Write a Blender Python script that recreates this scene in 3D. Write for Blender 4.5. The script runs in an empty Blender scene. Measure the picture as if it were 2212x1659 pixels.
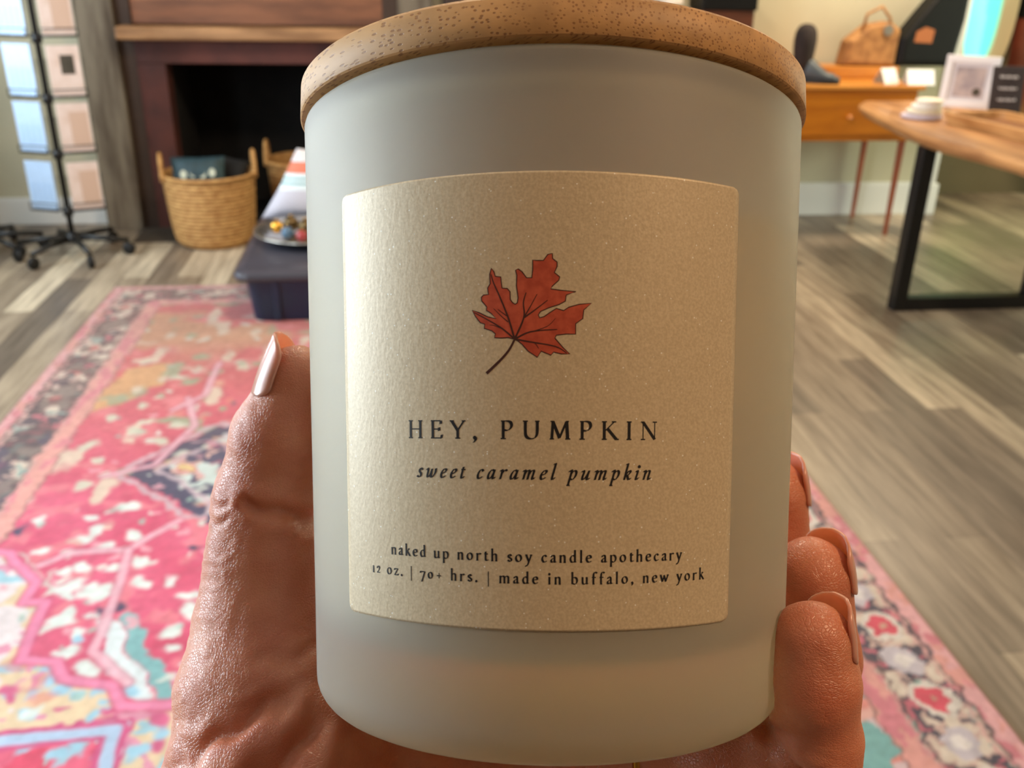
import bpy, bmesh, math, random
import numpy as np
from mathutils import Vector, Matrix
import openvdb

SC = bpy.context.scene
C = SC.collection
R = math.radians
PI = math.pi

CAM_R = [[0.993076, -0.116146, 0.017634], [-0.032053, -0.412291, -0.910488], [0.113019, 0.903618, -0.413159]]
JAR_P = [0.023812, 0.129204, 1.2786]
JAR_A = [0.044498, 0.456384, 0.888669]
JAR_F = [-0.1109, -0.881796, 0.458407]
JAR_R = [0.992835, -0.118951, 0.011374]
RUG_EDGE = [(-1.168, 2.149),(-1.015, 2.114),(-0.908, 1.977),(-0.909, 1.902),(-0.857, 1.897),(-0.846, 1.697),(-0.769, 1.685),(-0.735, 1.627),(-0.63, 1.598),(-0.595, 1.535),(-0.49, 1.529),(-0.357, 1.511),(-0.227, 1.498)]
RUG_STEM1 = [(-0.921, 2.05),(-0.863, 2.1),(-0.722, 2.102),(-0.617, 2.236)]
RUG_STEM2 = [(-0.722, 2.102),(-0.707, 2.01),(-0.7, 1.709),(-0.654, 1.664),(-0.599, 1.6)]
RUG_STEM3 = [(-0.889, 2.488),(-0.757, 2.546),(-0.686, 2.8),(-0.75, 3.017)]
RUG_STEM4 = [(-0.781, 2.927),(-0.695, 3.037),(-0.691, 3.321)]
RUG_BOX = [(-0.917, 1.452),(-0.804, 1.461),(-0.589, 1.473),(-0.584, 1.364),(-0.573, 1.29),(-0.862, 1.32)]
RUG_BOXSTEM = [(-0.664, 1.472),(-0.654, 1.426),(-0.671, 1.396)]
RUG_PLUME = [(-0.668, 1.809),(-0.627, 1.755),(-0.61, 1.675),(-0.557, 1.629),(-0.522, 1.546)]
RUG_NAVY = [(-0.623, 2.734),(-0.71, 2.624),(-0.794, 2.505),(-0.713, 2.439),(-0.634, 2.351),(-0.593, 2.301),(-0.501, 2.147),(-0.32, 2.239),(-0.288, 2.617),(-0.512, 2.786)]
RUG_NAVYLINE = [(-0.601, 2.762),(-0.622, 2.723),(-0.71, 2.624),(-0.794, 2.505),(-0.709, 2.422),(-0.634, 2.351),(-0.59, 2.285)]
RUG_YEL = [(-1.012, 3.29),(-0.88, 3.335),(-0.856, 3.148),(-0.906, 3.102),(-0.955, 2.998),(-1.054, 2.927),(-1.047, 3.113)]
RUG_WHITE = [(-0.854, 2.265),(-0.828, 2.2),(-0.852, 2.157),(-0.865, 2.093),(-0.791, 2.122),(-0.716, 2.16),(-0.854, 2.017),(-0.813, 2.034),(-0.816, 1.955),(-0.847, 1.946),(-0.771, 1.939),(-0.809, 1.917),(-0.794, 1.844),(-0.801, 1.822),(-0.754, 1.778),(-0.755, 1.714),(-0.696, 1.648),(-0.738, 2.027),(-0.659, 1.954),(-0.737, 1.923),(-0.729, 1.838),(-0.549, 1.764),(-0.53, 1.708),(-0.994, 2.261),(-0.775, 2.315),(-0.582, 1.959),(-0.531, 1.891),(-0.512, 1.829),(-0.934, 2.114),(-0.678, 2.048)]
RUG_WHITE2 = [(-0.85, 3.025),(-0.885, 2.97),(-0.815, 3.196),(-0.759, 3.285),(-0.847, 2.845),(-0.867, 2.774),(-0.749, 2.816),(-0.775, 2.706),(-0.986, 2.685),(-0.929, 2.587),(-0.929, 2.441),(-0.746, 2.97),(-0.966, 2.876),(-1.177, 3.087),(-1.039, 3.68),(-0.732, 2.804),(-0.61, 3.315),(-0.961, 3.341)]
RUG_GREEN = [(-1.044, 3.781),(-0.958, 3.792),(-0.854, 3.838),(-0.845, 3.048),(-1.018, 3.038),(-0.973, 3.035),(-0.605, 3.314),(-0.835, 2.517)]
RUG_BLUE = [(-0.833, 1.585),(-0.784, 1.59),(-0.73, 1.598),(-0.693, 1.581),(-0.652, 1.581),(-0.584, 1.579),(-0.642, 1.513),(-0.775, 1.535),(-0.534, 1.41),(-0.778, 1.661),(-0.759, 1.63),(-0.63, 1.547),(-0.5, 1.456),(-0.856, 1.678),(-0.747, 1.756),(-0.685, 1.413),(-0.657, 1.438),(-0.751, 1.436)]
RUG_PINKDOT = [(-0.709, 1.541),(-0.501, 1.423),(-0.836, 1.604),(-0.828, 1.58),(-0.61, 1.518),(-0.51, 1.491)]
RUG_NAVYDOT = [(-0.585, 2.969),(-0.574, 2.77),(-0.581, 2.642),(-0.635, 2.646),(-0.576, 2.41),(-0.676, 2.419),(-1.187, 3.594),(-1.226, 3.215),(-1.157, 2.681),(-1.194, 2.592),(-1.028, 2.218),(-0.557, 2.094),(-0.715, 1.854),(-0.691, 1.858),(-0.629, 2.319),(-0.576, 2.264)]
RUG_FLOWER = [(1.086, 1.644),(1.088, 1.468),(1.076, 1.264),(1.078, 2.044)]
RUG_FLOWERL = [(-1.185, 3.317),(-1.178, 2.851),(-1.187, 3.087)]
HAND_THUMB = [(-0.02191, 0.17522, 1.3222, 0.0072),(-0.02571, 0.17248, 1.31032, 0.0093),(-0.02887, 0.16908, 1.29719, 0.0106),(-0.02983, 0.16404, 1.2859, 0.0116),(-0.0307, 0.15698, 1.27506, 0.013),(-0.03046, 0.14834, 1.26592, 0.016),(-0.02644, 0.13725, 1.25243, 0.0225),(-0.01978, 0.13452, 1.22892, 0.026)]
HAND_INDEX = [(0.07877, 0.16864, 1.29421, 0.0081),(0.08091, 0.16611, 1.27472, 0.0088),(0.07897, 0.16123, 1.24417, 0.0095),(0.05742, 0.16034, 1.21937, 0.0105),(0.02734, 0.16204, 1.21002, 0.0125)]
HAND_MIDDLE = [(0.0773, 0.1421, 1.29142, 0.008),(0.0798, 0.14011, 1.27323, 0.0086),(0.07797, 0.13778, 1.24828, 0.0095),(0.05867, 0.14259, 1.22447, 0.0105),(0.02552, 0.15034, 1.21782, 0.0125)]
HAND_RING = [(0.06295, 0.11206, 1.30168, 0.0066),(0.06316, 0.10999, 1.29478, 0.007),(0.06488, 0.10835, 1.2844, 0.0068),(0.06693, 0.11058, 1.26806, 0.008),(0.05895, 0.12063, 1.24914, 0.0098),(0.02891, 0.14156, 1.23344, 0.0125)]
HAND_PINKY = [(0.05862, 0.11215, 1.2789, 0.0058),(0.05357, 0.11557, 1.27289, 0.007),(0.04553, 0.12359, 1.26645, 0.008),(0.02071, 0.13545, 1.25171, 0.012)]
HAND_PALM = [(-0.02417, 0.14127, 1.25217, 0.0165),(-0.00031, 0.14653, 1.246, 0.0185),(0.02475, 0.14874, 1.23832, 0.016)]
HAND_PALM2 = [(-0.02038, 0.14733, 1.23257, 0.02),(0.00989, 0.15466, 1.22057, 0.02),(0.03216, 0.15804, 1.21713, 0.0155)]
HAND_PALM3 = [(-0.02724, 0.16976, 1.24588, 0.014),(0.00019, 0.17979, 1.23416, 0.014),(0.03539, 0.18112, 1.22976, 0.0135),(0.07316, 0.17268, 1.23858, 0.01)]
HAND_PALM4 = [(-0.02465, 0.15728, 1.23864, 0.016),(0.00509, 0.16488, 1.22467, 0.0165),(0.0386, 0.16394, 1.2221, 0.0145)]
HAND_ARM = [(-0.01345, 0.14167, 1.21, 0.025),(-0.019, 0.14072, 1.1822, 0.0235),(-0.02625, 0.13733, 1.14858, 0.025)]
CREASES = [([(-0.03018, 0.1588, 1.3034),(-0.02624, 0.1576, 1.30184),(-0.02254, 0.15687, 1.30126),(-0.01748, 0.15516, 1.29891)], 0.0014, 0.0015),([(-0.03817, 0.15959, 1.30293),(-0.03505, 0.15937, 1.30331)], 0.0007, 0.0003),([(-0.03856, 0.158, 1.29935),(-0.03619, 0.15854, 1.30118)], 0.0007, 0.0003),([(-0.0177, 0.14077, 1.26737),(-0.02224, 0.13993, 1.26428),(-0.02677, 0.13923, 1.26152),(-0.03087, 0.13833, 1.25844),(-0.03411, 0.13704, 1.25472)], 0.0022, 0.0022),([(-0.02283, 0.1439, 1.2728),(-0.02913, 0.14352, 1.27025),(-0.03546, 0.14259, 1.26648),(-0.03957, 0.14158, 1.26316),(-0.04456, 0.14068, 1.25982)], 0.0014, 0.001),([(-0.02644, 0.14357, 1.27111),(-0.03368, 0.14256, 1.26692),(-0.03953, 0.14213, 1.26438)], 0.0009, 0.0004),([(-0.02313, 0.14003, 1.26426),(-0.0303, 0.13994, 1.2621),(-0.03665, 0.13882, 1.25793)], 0.0012, 0.0005),([(-0.01819, 0.14596, 1.27858),(-0.02353, 0.14639, 1.27807),(-0.02707, 0.14699, 1.27842)], 0.0012, 0.0004),([(0.05773, 0.11192, 1.2854),(0.05884, 0.11041, 1.28241),(0.06166, 0.10896, 1.28001),(0.06846, 0.10714, 1.2779)], 0.0012, 0.0011),([(0.05664, 0.11639, 1.2707),(0.05879, 0.11764, 1.27401),(0.06132, 0.11854, 1.27667)], 0.0008, 0.0005)]
WRINKLES = [((-0.04067, 0.16396, 1.29971),(-0.03658, 0.16398, 1.30087),(-0.03235, 0.1643, 1.30273)),((-0.04111, 0.16288, 1.29722),(-0.03643, 0.16283, 1.2984),(-0.03132, 0.16324, 1.30069)),((-0.04158, 0.16172, 1.29455),(-0.03856, 0.16199, 1.29598),(-0.03599, 0.16202, 1.29673)),((-0.04203, 0.16055, 1.29187),(-0.03789, 0.16049, 1.29287),(-0.03359, 0.16089, 1.29492)),((-0.04223, 0.15985, 1.29029),(-0.0384, 0.16013, 1.29195),(-0.03461, 0.16018, 1.29309)),((-0.0425, 0.1589, 1.28814),(-0.03847, 0.15927, 1.29004),(-0.0344, 0.15924, 1.29109)),((-0.04271, 0.15815, 1.28643),(-0.03925, 0.15816, 1.28741),(-0.03597, 0.15846, 1.28896)),((-0.04302, 0.15706, 1.28398),(-0.03978, 0.15716, 1.28507),(-0.03684, 0.15737, 1.28634)),((-0.04322, 0.15635, 1.28237),(-0.03912, 0.15666, 1.28415),(-0.03493, 0.15669, 1.28538)),((-0.04368, 0.15576, 1.28094),(-0.03911, 0.15597, 1.28265),(-0.03421, 0.15611, 1.28431)),((-0.04424, 0.15504, 1.27922),(-0.0395, 0.15493, 1.28027),(-0.03426, 0.15541, 1.28275)),((-0.04484, 0.15428, 1.2774),(-0.04012, 0.15433, 1.27878),(-0.03496, 0.15465, 1.2809)),((-0.0456, 0.15331, 1.27506),(-0.04228, 0.15333, 1.27601),(-0.03921, 0.15362, 1.27749)),((-0.04629, 0.15232, 1.27271),(-0.04157, 0.1522, 1.27373),(-0.03638, 0.15268, 1.27621)),((-0.04675, 0.15154, 1.27088),(-0.04311, 0.15188, 1.27261),(-0.03963, 0.15186, 1.27352)),((-0.04716, 0.15085, 1.26926),(-0.04407, 0.15119, 1.27085),(-0.04141, 0.15115, 1.27148)),((-0.04772, 0.1499, 1.26702),(-0.04476, 0.15008, 1.26823),(-0.04226, 0.15019, 1.26916)),((-0.04819, 0.1491, 1.26514),(-0.04467, 0.14915, 1.26622),(-0.04131, 0.14941, 1.26771)),((-0.04864, 0.14821, 1.26307),(-0.0451, 0.14841, 1.26449),(-0.04174, 0.14852, 1.26565)),((-0.04916, 0.14719, 1.2607),(-0.04611, 0.14722, 1.26161),(-0.04345, 0.14749, 1.26291)),((-0.04948, 0.14656, 1.25924),(-0.04516, 0.14651, 1.26031),(-0.04058, 0.14691, 1.26244)),((-0.0498, 0.14594, 1.25779),(-0.0454, 0.1461, 1.25934),(-0.04072, 0.14629, 1.26104)),((-0.05023, 0.14499, 1.25559),(-0.04723, 0.14545, 1.25743),(-0.04473, 0.14528, 1.25774)),((-0.05053, 0.14426, 1.25392),(-0.04581, 0.14446, 1.25565),(-0.04068, 0.14462, 1.25741))]
HAND_RING_POS = [(0.04553, 0.12359, 1.26645),(0.05357, 0.11557, 1.27289),(0.04553, 0.12359, 1.26645)]

EYE = (0.0, 0.0, 1.40)

# ------------------------------------------------------------------ camera
cam_d = bpy.data.cameras.new('camera')
cam = bpy.data.objects.new('camera', cam_d)
C.objects.link(cam)
_r, _d, _f = [Vector(v) for v in CAM_R]
cam.matrix_world = Matrix(((_r.x, -_d.x, -_f.x, EYE[0]), (_r.y, -_d.y, -_f.y, EYE[1]),
                           (_r.z, -_d.z, -_f.z, EYE[2]), (0, 0, 0, 1)))
cam_d.sensor_width = 36.0
cam_d.lens = 2015.0 / 2212.0 * 36.0
cam_d.clip_start = 0.01
cam_d.clip_end = 60
cam_d.dof.use_dof = True
cam_d.dof.focus_distance = 0.150
cam_d.dof.aperture_fstop = 34
SC.camera = cam

# ------------------------------------------------------------------ light and exposure
SC.view_settings.view_transform = 'Standard'
SC.view_settings.look = 'None'
SC.view_settings.gamma = 1.0
SC.view_settings.use_curve_mapping = False
SC.view_settings.exposure = 0.0
try:
    SC.cycles.use_denoising = True
except Exception:
    pass
wd = bpy.data.worlds.new('world')
SC.world = wd
wd.use_nodes = True
wd.node_tree.nodes['Background'].inputs[0].default_value = (1.0, 0.90, 0.80, 1)
wd.node_tree.nodes['Background'].inputs[1].default_value = 0.30

def area(name, loc, target, sx, sy, power, col):
    l = bpy.data.lights.new(name, 'AREA')
    l.shape = 'RECTANGLE'; l.size = sx; l.size_y = sy
    l.energy = power; l.color = col
    o = bpy.data.objects.new(name, l)
    C.objects.link(o)
    o.location = loc
    o.rotation_euler = (Vector(target) - Vector(loc)).to_track_quat('-Z', 'Y').to_euler()
    return o

# daylight through the windows of the left wall (one beside the candle, one by the card rack)
area('daylight_near_window', (-2.62, 1.25, 1.52), (0, 1.25, 1.42), 1.5, 1.5, 150, (0.76, 0.90, 1.0))
area('daylight_far_window', (-2.62, 3.8, 1.52), (0.0, 3.8, 1.2), 1.7, 1.5, 105, (0.74, 0.88, 1.0))
# garden door in the right wall
area('daylight_garden_door', (4.72, 4.2, 1.15), (2.6, 4.2, 0.9), 1.1, 2.0, 45, (0.88, 1.0, 0.74))
# warm ceiling lamps
area('ceiling_lamp_light', (1.1, -0.25, 2.66), (0.9, -0.1, 0), 0.4, 0.4, 20, (1.0, 0.66, 0.38))
area('ceiling_lamp_light', (0.2, 2.9, 2.66), (0.2, 2.9, 0), 0.5, 0.5, 50, (1.0, 0.80, 0.58))
area('ceiling_lamp_light', (2.75, 4.75, 2.66), (2.75, 4.75, 0), 0.5, 0.5, 60, (1.0, 0.82, 0.60))

# ------------------------------------------------------------------ materials
def srgb(r, g, b):
    def c(v):
        v /= 255.0
        return v / 12.92 if v <= 0.04045 else ((v + 0.055) / 1.055) ** 2.4
    return (c(r), c(g), c(b))

def mat(name, col, rough=0.55, metal=0.0, spec=0.5, var=0.0, vscale=10, stretch=(1, 1, 1), col2=None,
        bump=0.0, bscale=200, bdist=0.001, coat=0.0, sheen=0.0, detail=5, lo=0.35, hi=0.65):
    m = bpy.data.materials.new(name); m.use_nodes = True
    nt = m.node_tree; N = nt.nodes; L = nt.links
    p = N['Principled BSDF']
    p.inputs['Base Color'].default_value = (*col, 1)
    p.inputs['Roughness'].default_value = rough
    p.inputs['Metallic'].default_value = metal
    p.inputs['Specular IOR Level'].default_value = spec
    p.inputs['Coat Weight'].default_value = coat
    p.inputs['Sheen Weight'].default_value = sheen
    if var or col2 or bump:
        tc = N.new('ShaderNodeTexCoord'); mp = N.new('ShaderNodeMapping')
        mp.inputs['Scale'].default_value = stretch
        L.new(tc.outputs['Object'], mp.inputs['Vector'])
        if var or col2:
            no = N.new('ShaderNodeTexNoise')
            no.inputs['Scale'].default_value = vscale; no.inputs['Detail'].default_value = detail
            L.new(mp.outputs[0], no.inputs['Vector'])
            rp = N.new('ShaderNodeValToRGB')
            c2 = col2 if col2 else tuple(x * (1 - var) for x in col)
            c1 = col if col2 else tuple(min(1, x * (1 + var)) for x in col)
            rp.color_ramp.elements[0].position = lo; rp.color_ramp.elements[1].position = hi
            rp.color_ramp.elements[0].color = (*c2, 1); rp.color_ramp.elements[1].color = (*c1, 1)
            L.new(no.outputs['Fac'], rp.inputs['Fac'])
            L.new(rp.outputs[0], p.inputs['Base Color'])
        if bump:
            nb = N.new('ShaderNodeTexNoise'); nb.inputs['Scale'].default_value = bscale
            nb.inputs['Detail'].default_value = 4
            L.new(mp.outputs[0], nb.inputs['Vector'])
            b = N.new('ShaderNodeBump'); b.inputs['Strength'].default_value = bump
            b.inputs['Distance'].default_value = bdist
            L.new(nb.outputs['Fac'], b.inputs['Height']); L.new(b.outputs[0], p.inputs['Normal'])
    return m

def emit_mat(name, col, st):
    m = bpy.data.materials.new(name); m.use_nodes = True
    p = m.node_tree.nodes['Principled BSDF']
    p.inputs['Base Color'].default_value = (*col, 1)
    p.inputs['Emission Color'].default_value = (*col, 1)
    p.inputs['Emission Strength'].default_value = st
    p.inputs['Roughness'].default_value = 0.1
    return m

# ------------------------------------------------------------------ object helpers
def tag(o, label, cat, group=None, kind=None):
    o['label'] = label; o['category'] = cat
    if group: o['group'] = group
    if kind: o['kind'] = kind
    return o

def thing(name, label, cat, loc=(0, 0, 0), rz=0.0, group=None):
    o = bpy.data.objects.new(name, None); C.objects.link(o)
    o.empty_display_size = 0.05
    o.location = loc; o.rotation_euler = (0, 0, rz)
    return tag(o, label, cat, group)

def mesh_obj(name, verts, faces, m, parent=None, smooth=False, bevel=0.0, loc=None):
    me = bpy.data.meshes.new(name)
    me.from_pydata([tuple(v) for v in verts], [], [tuple(f) for f in faces])
    me.update()
    if m: me.materials.append(m)
    if smooth:
        me.polygons.foreach_set('use_smooth', [True] * len(me.polygons))
    o = bpy.data.objects.new(name, me); C.objects.link(o)
    if parent: o.parent = parent
    if loc: o.location = loc
    if bevel:
        b = o.modifiers.new('bevel', 'BEVEL'); b.width = bevel; b.segments = 2
        b.limit_method = 'ANGLE'; b.angle_limit = R(40)
    return o

class MB:
    def __init__(s): s.v = []; s.f = []
    def add(s, vs, fs, M=None):
        n = len(s.v)
        for v in vs:
            v = Vector(v)
            if M is not None: v = M @ v
            s.v.append((v.x, v.y, v.z))
        s.f += [tuple(i + n for i in f) for f in fs]
        return s
    def box(s, c, d, M=None):
        x, y, z = c; a, b, h = d[0] / 2, d[1] / 2, d[2] / 2
        vs = [(x + i * a, y + j * b, z + k * h) for k in (-1, 1) for j in (-1, 1) for i in (-1, 1)]
        return s.add(vs, [(0, 2, 3, 1), (4, 5, 7, 6), (0, 1, 5, 4), (2, 6, 7, 3), (0, 4, 6, 2), (1, 3, 7, 5)], M)
    def span(s, a, b, M=None):
        return s.box([(a[i] + b[i]) / 2 for i in range(3)], [abs(b[i] - a[i]) for i in range(3)], M)
    def lathe(s, prof, seg=48, M=None, cap=(True, True)):
        n = len(prof); vs = []; fs = []
        for r, z in prof:
            for k in range(seg):
                a = 2 * PI * k / seg
                vs.append((r * math.cos(a), r * math.sin(a), z))
        for i in range(n - 1):
            for k in range(seg):
                k2 = (k + 1) % seg
                fs.append((i * seg + k, i * seg + k2, (i + 1) * seg + k2, (i + 1) * seg + k))
        if cap[0]: fs.append(tuple(range(seg - 1, -1, -1)))
        if cap[1]: fs.append(tuple((n - 1) * seg + k for k in range(seg)))
        return s.add(vs, fs, M)
    def tube(s, pts, r, seg=10, closed=False, M=None):
        pts = [Vector(p) for p in pts]; n = len(pts); vs = []; fs = []
        rr = r if isinstance(r, (list, tuple)) else [r] * n
        up = Vector((0, 0, 1))
        for i, p in enumerate(pts):
            a = pts[(i - 1) % n] if (i > 0 or closed) else p
            b = pts[(i + 1) % n] if (i < n - 1 or closed) else p
            t = (b - a).normalized()
            u = t.cross(up)
            if u.length < 1e-3: u = t.cross(Vector((0, 1, 0)))
            u.normalize(); w = u.cross(t)
            for k in range(seg):
                an = 2 * PI * k / seg
                vs.append(p + (u * math.cos(an) + w * math.sin(an)) * rr[i])
        for i in range(n if closed else n - 1):
            j = (i + 1) % n
            for k in range(seg):
                k2 = (k + 1) % seg
                fs.append((i * seg + k, i * seg + k2, j * seg + k2, j * seg + k))
        if not closed:
            fs.append(tuple(range(seg - 1, -1, -1))); fs.append(tuple((n - 1) * seg + k for k in range(seg)))
        return s.add(vs, fs, M)
    def prism(s, poly, z0, z1, M=None):
        n = len(poly)
        vs = [(x, y, z0) for x, y in poly] + [(x, y, z1) for x, y in poly]
        fs = [tuple(range(n - 1, -1, -1)), tuple(range(n, 2 * n))]
        fs += [(i, (i + 1) % n, n + (i + 1) % n, n + i) for i in range(n)]
        return s.add(vs, fs, M)
    def build(s, name, m, parent=None, smooth=False, bevel=0.0):
        o = mesh_obj(name, s.v, s.f, m, parent, smooth, bevel)
        bm = bmesh.new(); bm.from_mesh(o.data)
        bmesh.ops.recalc_face_normals(bm, faces=bm.faces[:]); bm.to_mesh(o.data); bm.free()
        if smooth:
            o.data.polygons.foreach_set('use_smooth', [True] * len(o.data.polygons))
        return o

def structure(o):
    o['kind'] = 'structure'; return o

def copy_tree(o, parent=None):
    c = o.copy(); C.objects.link(c)
    if parent: c.parent = parent
    for ch in list(o.children): copy_tree(ch, c)
    return c

def catmull(pts, k=6):
    P = [Vector(p) for p in pts]; out = []
    for i in range(len(P) - 1):
        p0 = P[max(i - 1, 0)]; p1 = P[i]; p2 = P[i + 1]; p3 = P[min(i + 2, len(P) - 1)]
        for j in range(k):
            t = j / k
            out.append(0.5 * ((2 * p1) + (p2 - p0) * t + (2 * p0 - 5 * p1 + 4 * p2 - p3) * t * t + (3 * p1 - p0 - 3 * p2 + p3) * t ** 3))
    out.append(P[-1])
    return out

# ================================================================== the room
def floor_material():
    m = bpy.data.materials.new('weathered_plank_floor'); m.use_nodes = True
    nt = m.node_tree; N = nt.nodes; L = nt.links; p = N['Principled BSDF']
    tc = N.new('ShaderNodeTexCoord'); mp = N.new('ShaderNodeMapping')
    mp.inputs['Rotation'].default_value = (0, 0, R(90)); mp.inputs['Location'].default_value = (0.3, 0.07, 0)
    L.new(tc.outputs['Object'], mp.inputs['Vector'])
    br = N.new('ShaderNodeTexBrick')
    br.offset = 0.37; br.offset_frequency = 2
    br.inputs['Scale'].default_value = 1.0
    br.inputs['Mortar Size'].default_value = 0.0016; br.inputs['Mortar Smooth'].default_value = 0.3
    br.inputs['Brick Width'].default_value = 1.22; br.inputs['Row Height'].default_value = 0.125
    br.inputs['Color1'].default_value = (0, 0, 0, 1); br.inputs['Color2'].default_value = (1, 1, 1, 1)
    br.inputs['Mortar'].default_value = (0.1, 0.1, 0.1, 1)
    L.new(mp.outputs[0], br.inputs['Vector'])
    rp = N.new('ShaderNodeValToRGB'); e = rp.color_ramp.elements
    e[0].position = 0.0; e[0].color = (*srgb(104, 94, 84), 1)
    e[1].position = 1.0; e[1].color = (*srgb(206, 194, 172), 1)
    for pos, c in ((0.35, (134, 121, 106)), (0.6, (150, 137, 120)), (0.8, (172, 158, 138))):
        x = e.new(pos); x.color = (*srgb(*c), 1)
    L.new(br.outputs['Color'], rp.inputs['Fac'])
    m2 = N.new('ShaderNodeMapping'); m2.inputs['Scale'].default_value = (14, 0.9, 1)
    L.new(tc.outputs['Object'], m2.inputs['Vector'])
    no = N.new('ShaderNodeTexNoise'); no.inputs['Scale'].default_value = 2.2; no.inputs['Detail'].default_value = 7
    no.inputs['Roughness'].default_value = 0.65
    L.new(m2.outputs[0], no.inputs['Vector'])
    r2 = N.new('ShaderNodeValToRGB')
    r2.color_ramp.elements[0].position = 0.34; r2.color_ramp.elements[0].color = (0.50, 0.46, 0.42, 1)
    r2.color_ramp.elements[1].position = 0.66; r2.color_ramp.elements[1].color = (1.18, 1.16, 1.12, 1)
    L.new(no.outputs['Fac'], r2.inputs['Fac'])
    mx = N.new('ShaderNodeMix'); mx.data_type = 'RGBA'; mx.blend_type = 'MULTIPLY'
    mx.inputs['Factor'].default_value = 1.0
    L.new(rp.outputs[0], mx.inputs['A']); L.new(r2.outputs[0], mx.inputs['B'])
    L.new(mx.outputs['Result'], p.inputs['Base Color'])
    p.inputs['Roughness'].default_value = 0.38
    b = N.new('ShaderNodeBump'); b.inputs['Strength'].default_value = 0.25; b.inputs['Distance'].default_value = 0.002
    L.new(no.outputs['Fac'], b.inputs['Height']); L.new(b.outputs[0], p.inputs['Normal'])
    return m

structure(MB().span((-2.6, -1.2, -0.06), (4.8, 6.1, 0)).build('floor', floor_material()))
paint = mat('sage_cream_wall_paint', srgb(192, 186, 160), 0.8, var=0.04, vscale=3)
olive = mat('shaded_wall_paint', srgb(112, 102, 76), 0.8, var=0.05, vscale=3)  # same wall paint, darkened to hold the alcove's shade
white_trim = mat('white_trim_paint', srgb(226, 226, 222), 0.45)
structure(MB().span((-2.6, 5.45, 0), (3.23, 5.57, 2.7)).build('wall_back', paint))
w = MB()
for a, b in (((-2.6, -1.2, 0), (-2.5, 5.57, 0.75)), ((-2.6, -1.2, 2.3), (-2.5, 5.57, 2.7)), ((-2.6, -1.2, 0.75), (-2.5, 0.5, 2.3)),
             ((-2.6, 2.0, 0.75), (-2.5, 2.95, 2.3)), ((-2.6, 4.65, 0.75), (-2.5, 5.57, 2.3))):
    w.span(a, b)
structure(w.build('wall_left', paint))
w = MB()
for a, b in (((4.7, -1.2, 0), (4.8, 3.6, 2.7)), ((4.7, 4.8, 0), (4.8, 6.07, 2.7)), ((4.7, 3.6, 2.2), (4.8, 4.8, 2.7)), ((4.7, 3.6, 0), (4.8, 4.8, 0.1))):
    w.span(a, b)
structure(w.build('wall_right', paint))
structure(MB().span((-2.6, -1.3, 0), (4.8, -1.2, 2.7)).build('wall_front', mat('light_dimming_dark_wall', srgb(86, 62, 44), 0.7, var=0.15, vscale=3)))  # unseen wall behind the camera, made dark to dim the jar's front
structure(MB().span((-2.6, -1.3, 2.7), (4.9, 6.1, 2.8)).build('ceiling', mat('ceiling_white_paint', srgb(206, 198, 182), 0.9)))
structure(MB().span((3.28, 5.97, 0), (4.7, 6.07, 2.7)).span((3.24, 5.57, 0), (3.30, 6.07, 2.7)).build('wall_far', olive))
bb = MB().span((-2.5, 5.428, 0), (-1.62, 5.45, 0.140)).span((0.20, 5.428, 0), (3.225, 5.45, 0.185))
bb.span((-2.5, 5.434, 0.140), (-1.62, 5.45, 0.150)).span((0.20, 5.434, 0.185), (3.225, 5.45, 0.198))
structure(bb.build('baseboard_back', white_trim, bevel=0.003))
tr = MB().span((3.225, 5.41, 0), (3.315, 5.56, 0.19)).span((3.240, 5.425, 0.19), (3.295, 5.56, 2.1))
structure(tr.build('trim_1', white_trim, bevel=0.004))
glass = bpy.data.materials.new('clear_window_glass'); glass.use_nodes = True
_n = glass.node_tree.nodes; _l = glass.node_tree.links
_t = _n.new('ShaderNodeBsdfTransparent'); _g = _n.new('ShaderNodeBsdfGlossy'); _g.inputs['Roughness'].default_value = 0.02
_x = _n.new('ShaderNodeMixShader'); _x.inputs[0].default_value = 0.06
_l.new(_t.outputs[0], _x.inputs[1]); _l.new(_g.outputs[0], _x.inputs[2]); _l.new(_x.outputs[0], _n['Material Output'].inputs[0])
for i, (y0, y1) in enumerate(((0.5, 2.0), (2.95, 4.65))):
    fr = MB()
    for y in (y0 + 0.03, (y0 + y1) / 2, y1 - 0.03): fr.span((-2.57, y - 0.025, 0.75), (-2.51, y + 0.025, 2.3))
    for z in (0.78, 1.52, 2.27): fr.span((-2.565, y0, z - 0.025), (-2.515, y1, z + 0.025))
    wn = structure(fr.build('window_%d' % (i + 2), white_trim))
    MB().span((-2.545, y0, 0.75), (-2.541, y1, 2.3)).build('pane', glass, wn)

gd = MB()
for y in (3.63, 4.2, 4.77): gd.span((4.70, y - 0.03, 0.1), (4.76, y + 0.03, 2.2))
for z in (0.13, 2.17): gd.span((4.70, 3.6, z - 0.03), (4.76, 4.8, z + 0.03))
gdo = structure(gd.build('door_1', white_trim))
MB().span((4.73, 3.6, 0.1), (4.734, 4.8, 2.2)).build('pane', glass, gdo)

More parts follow.
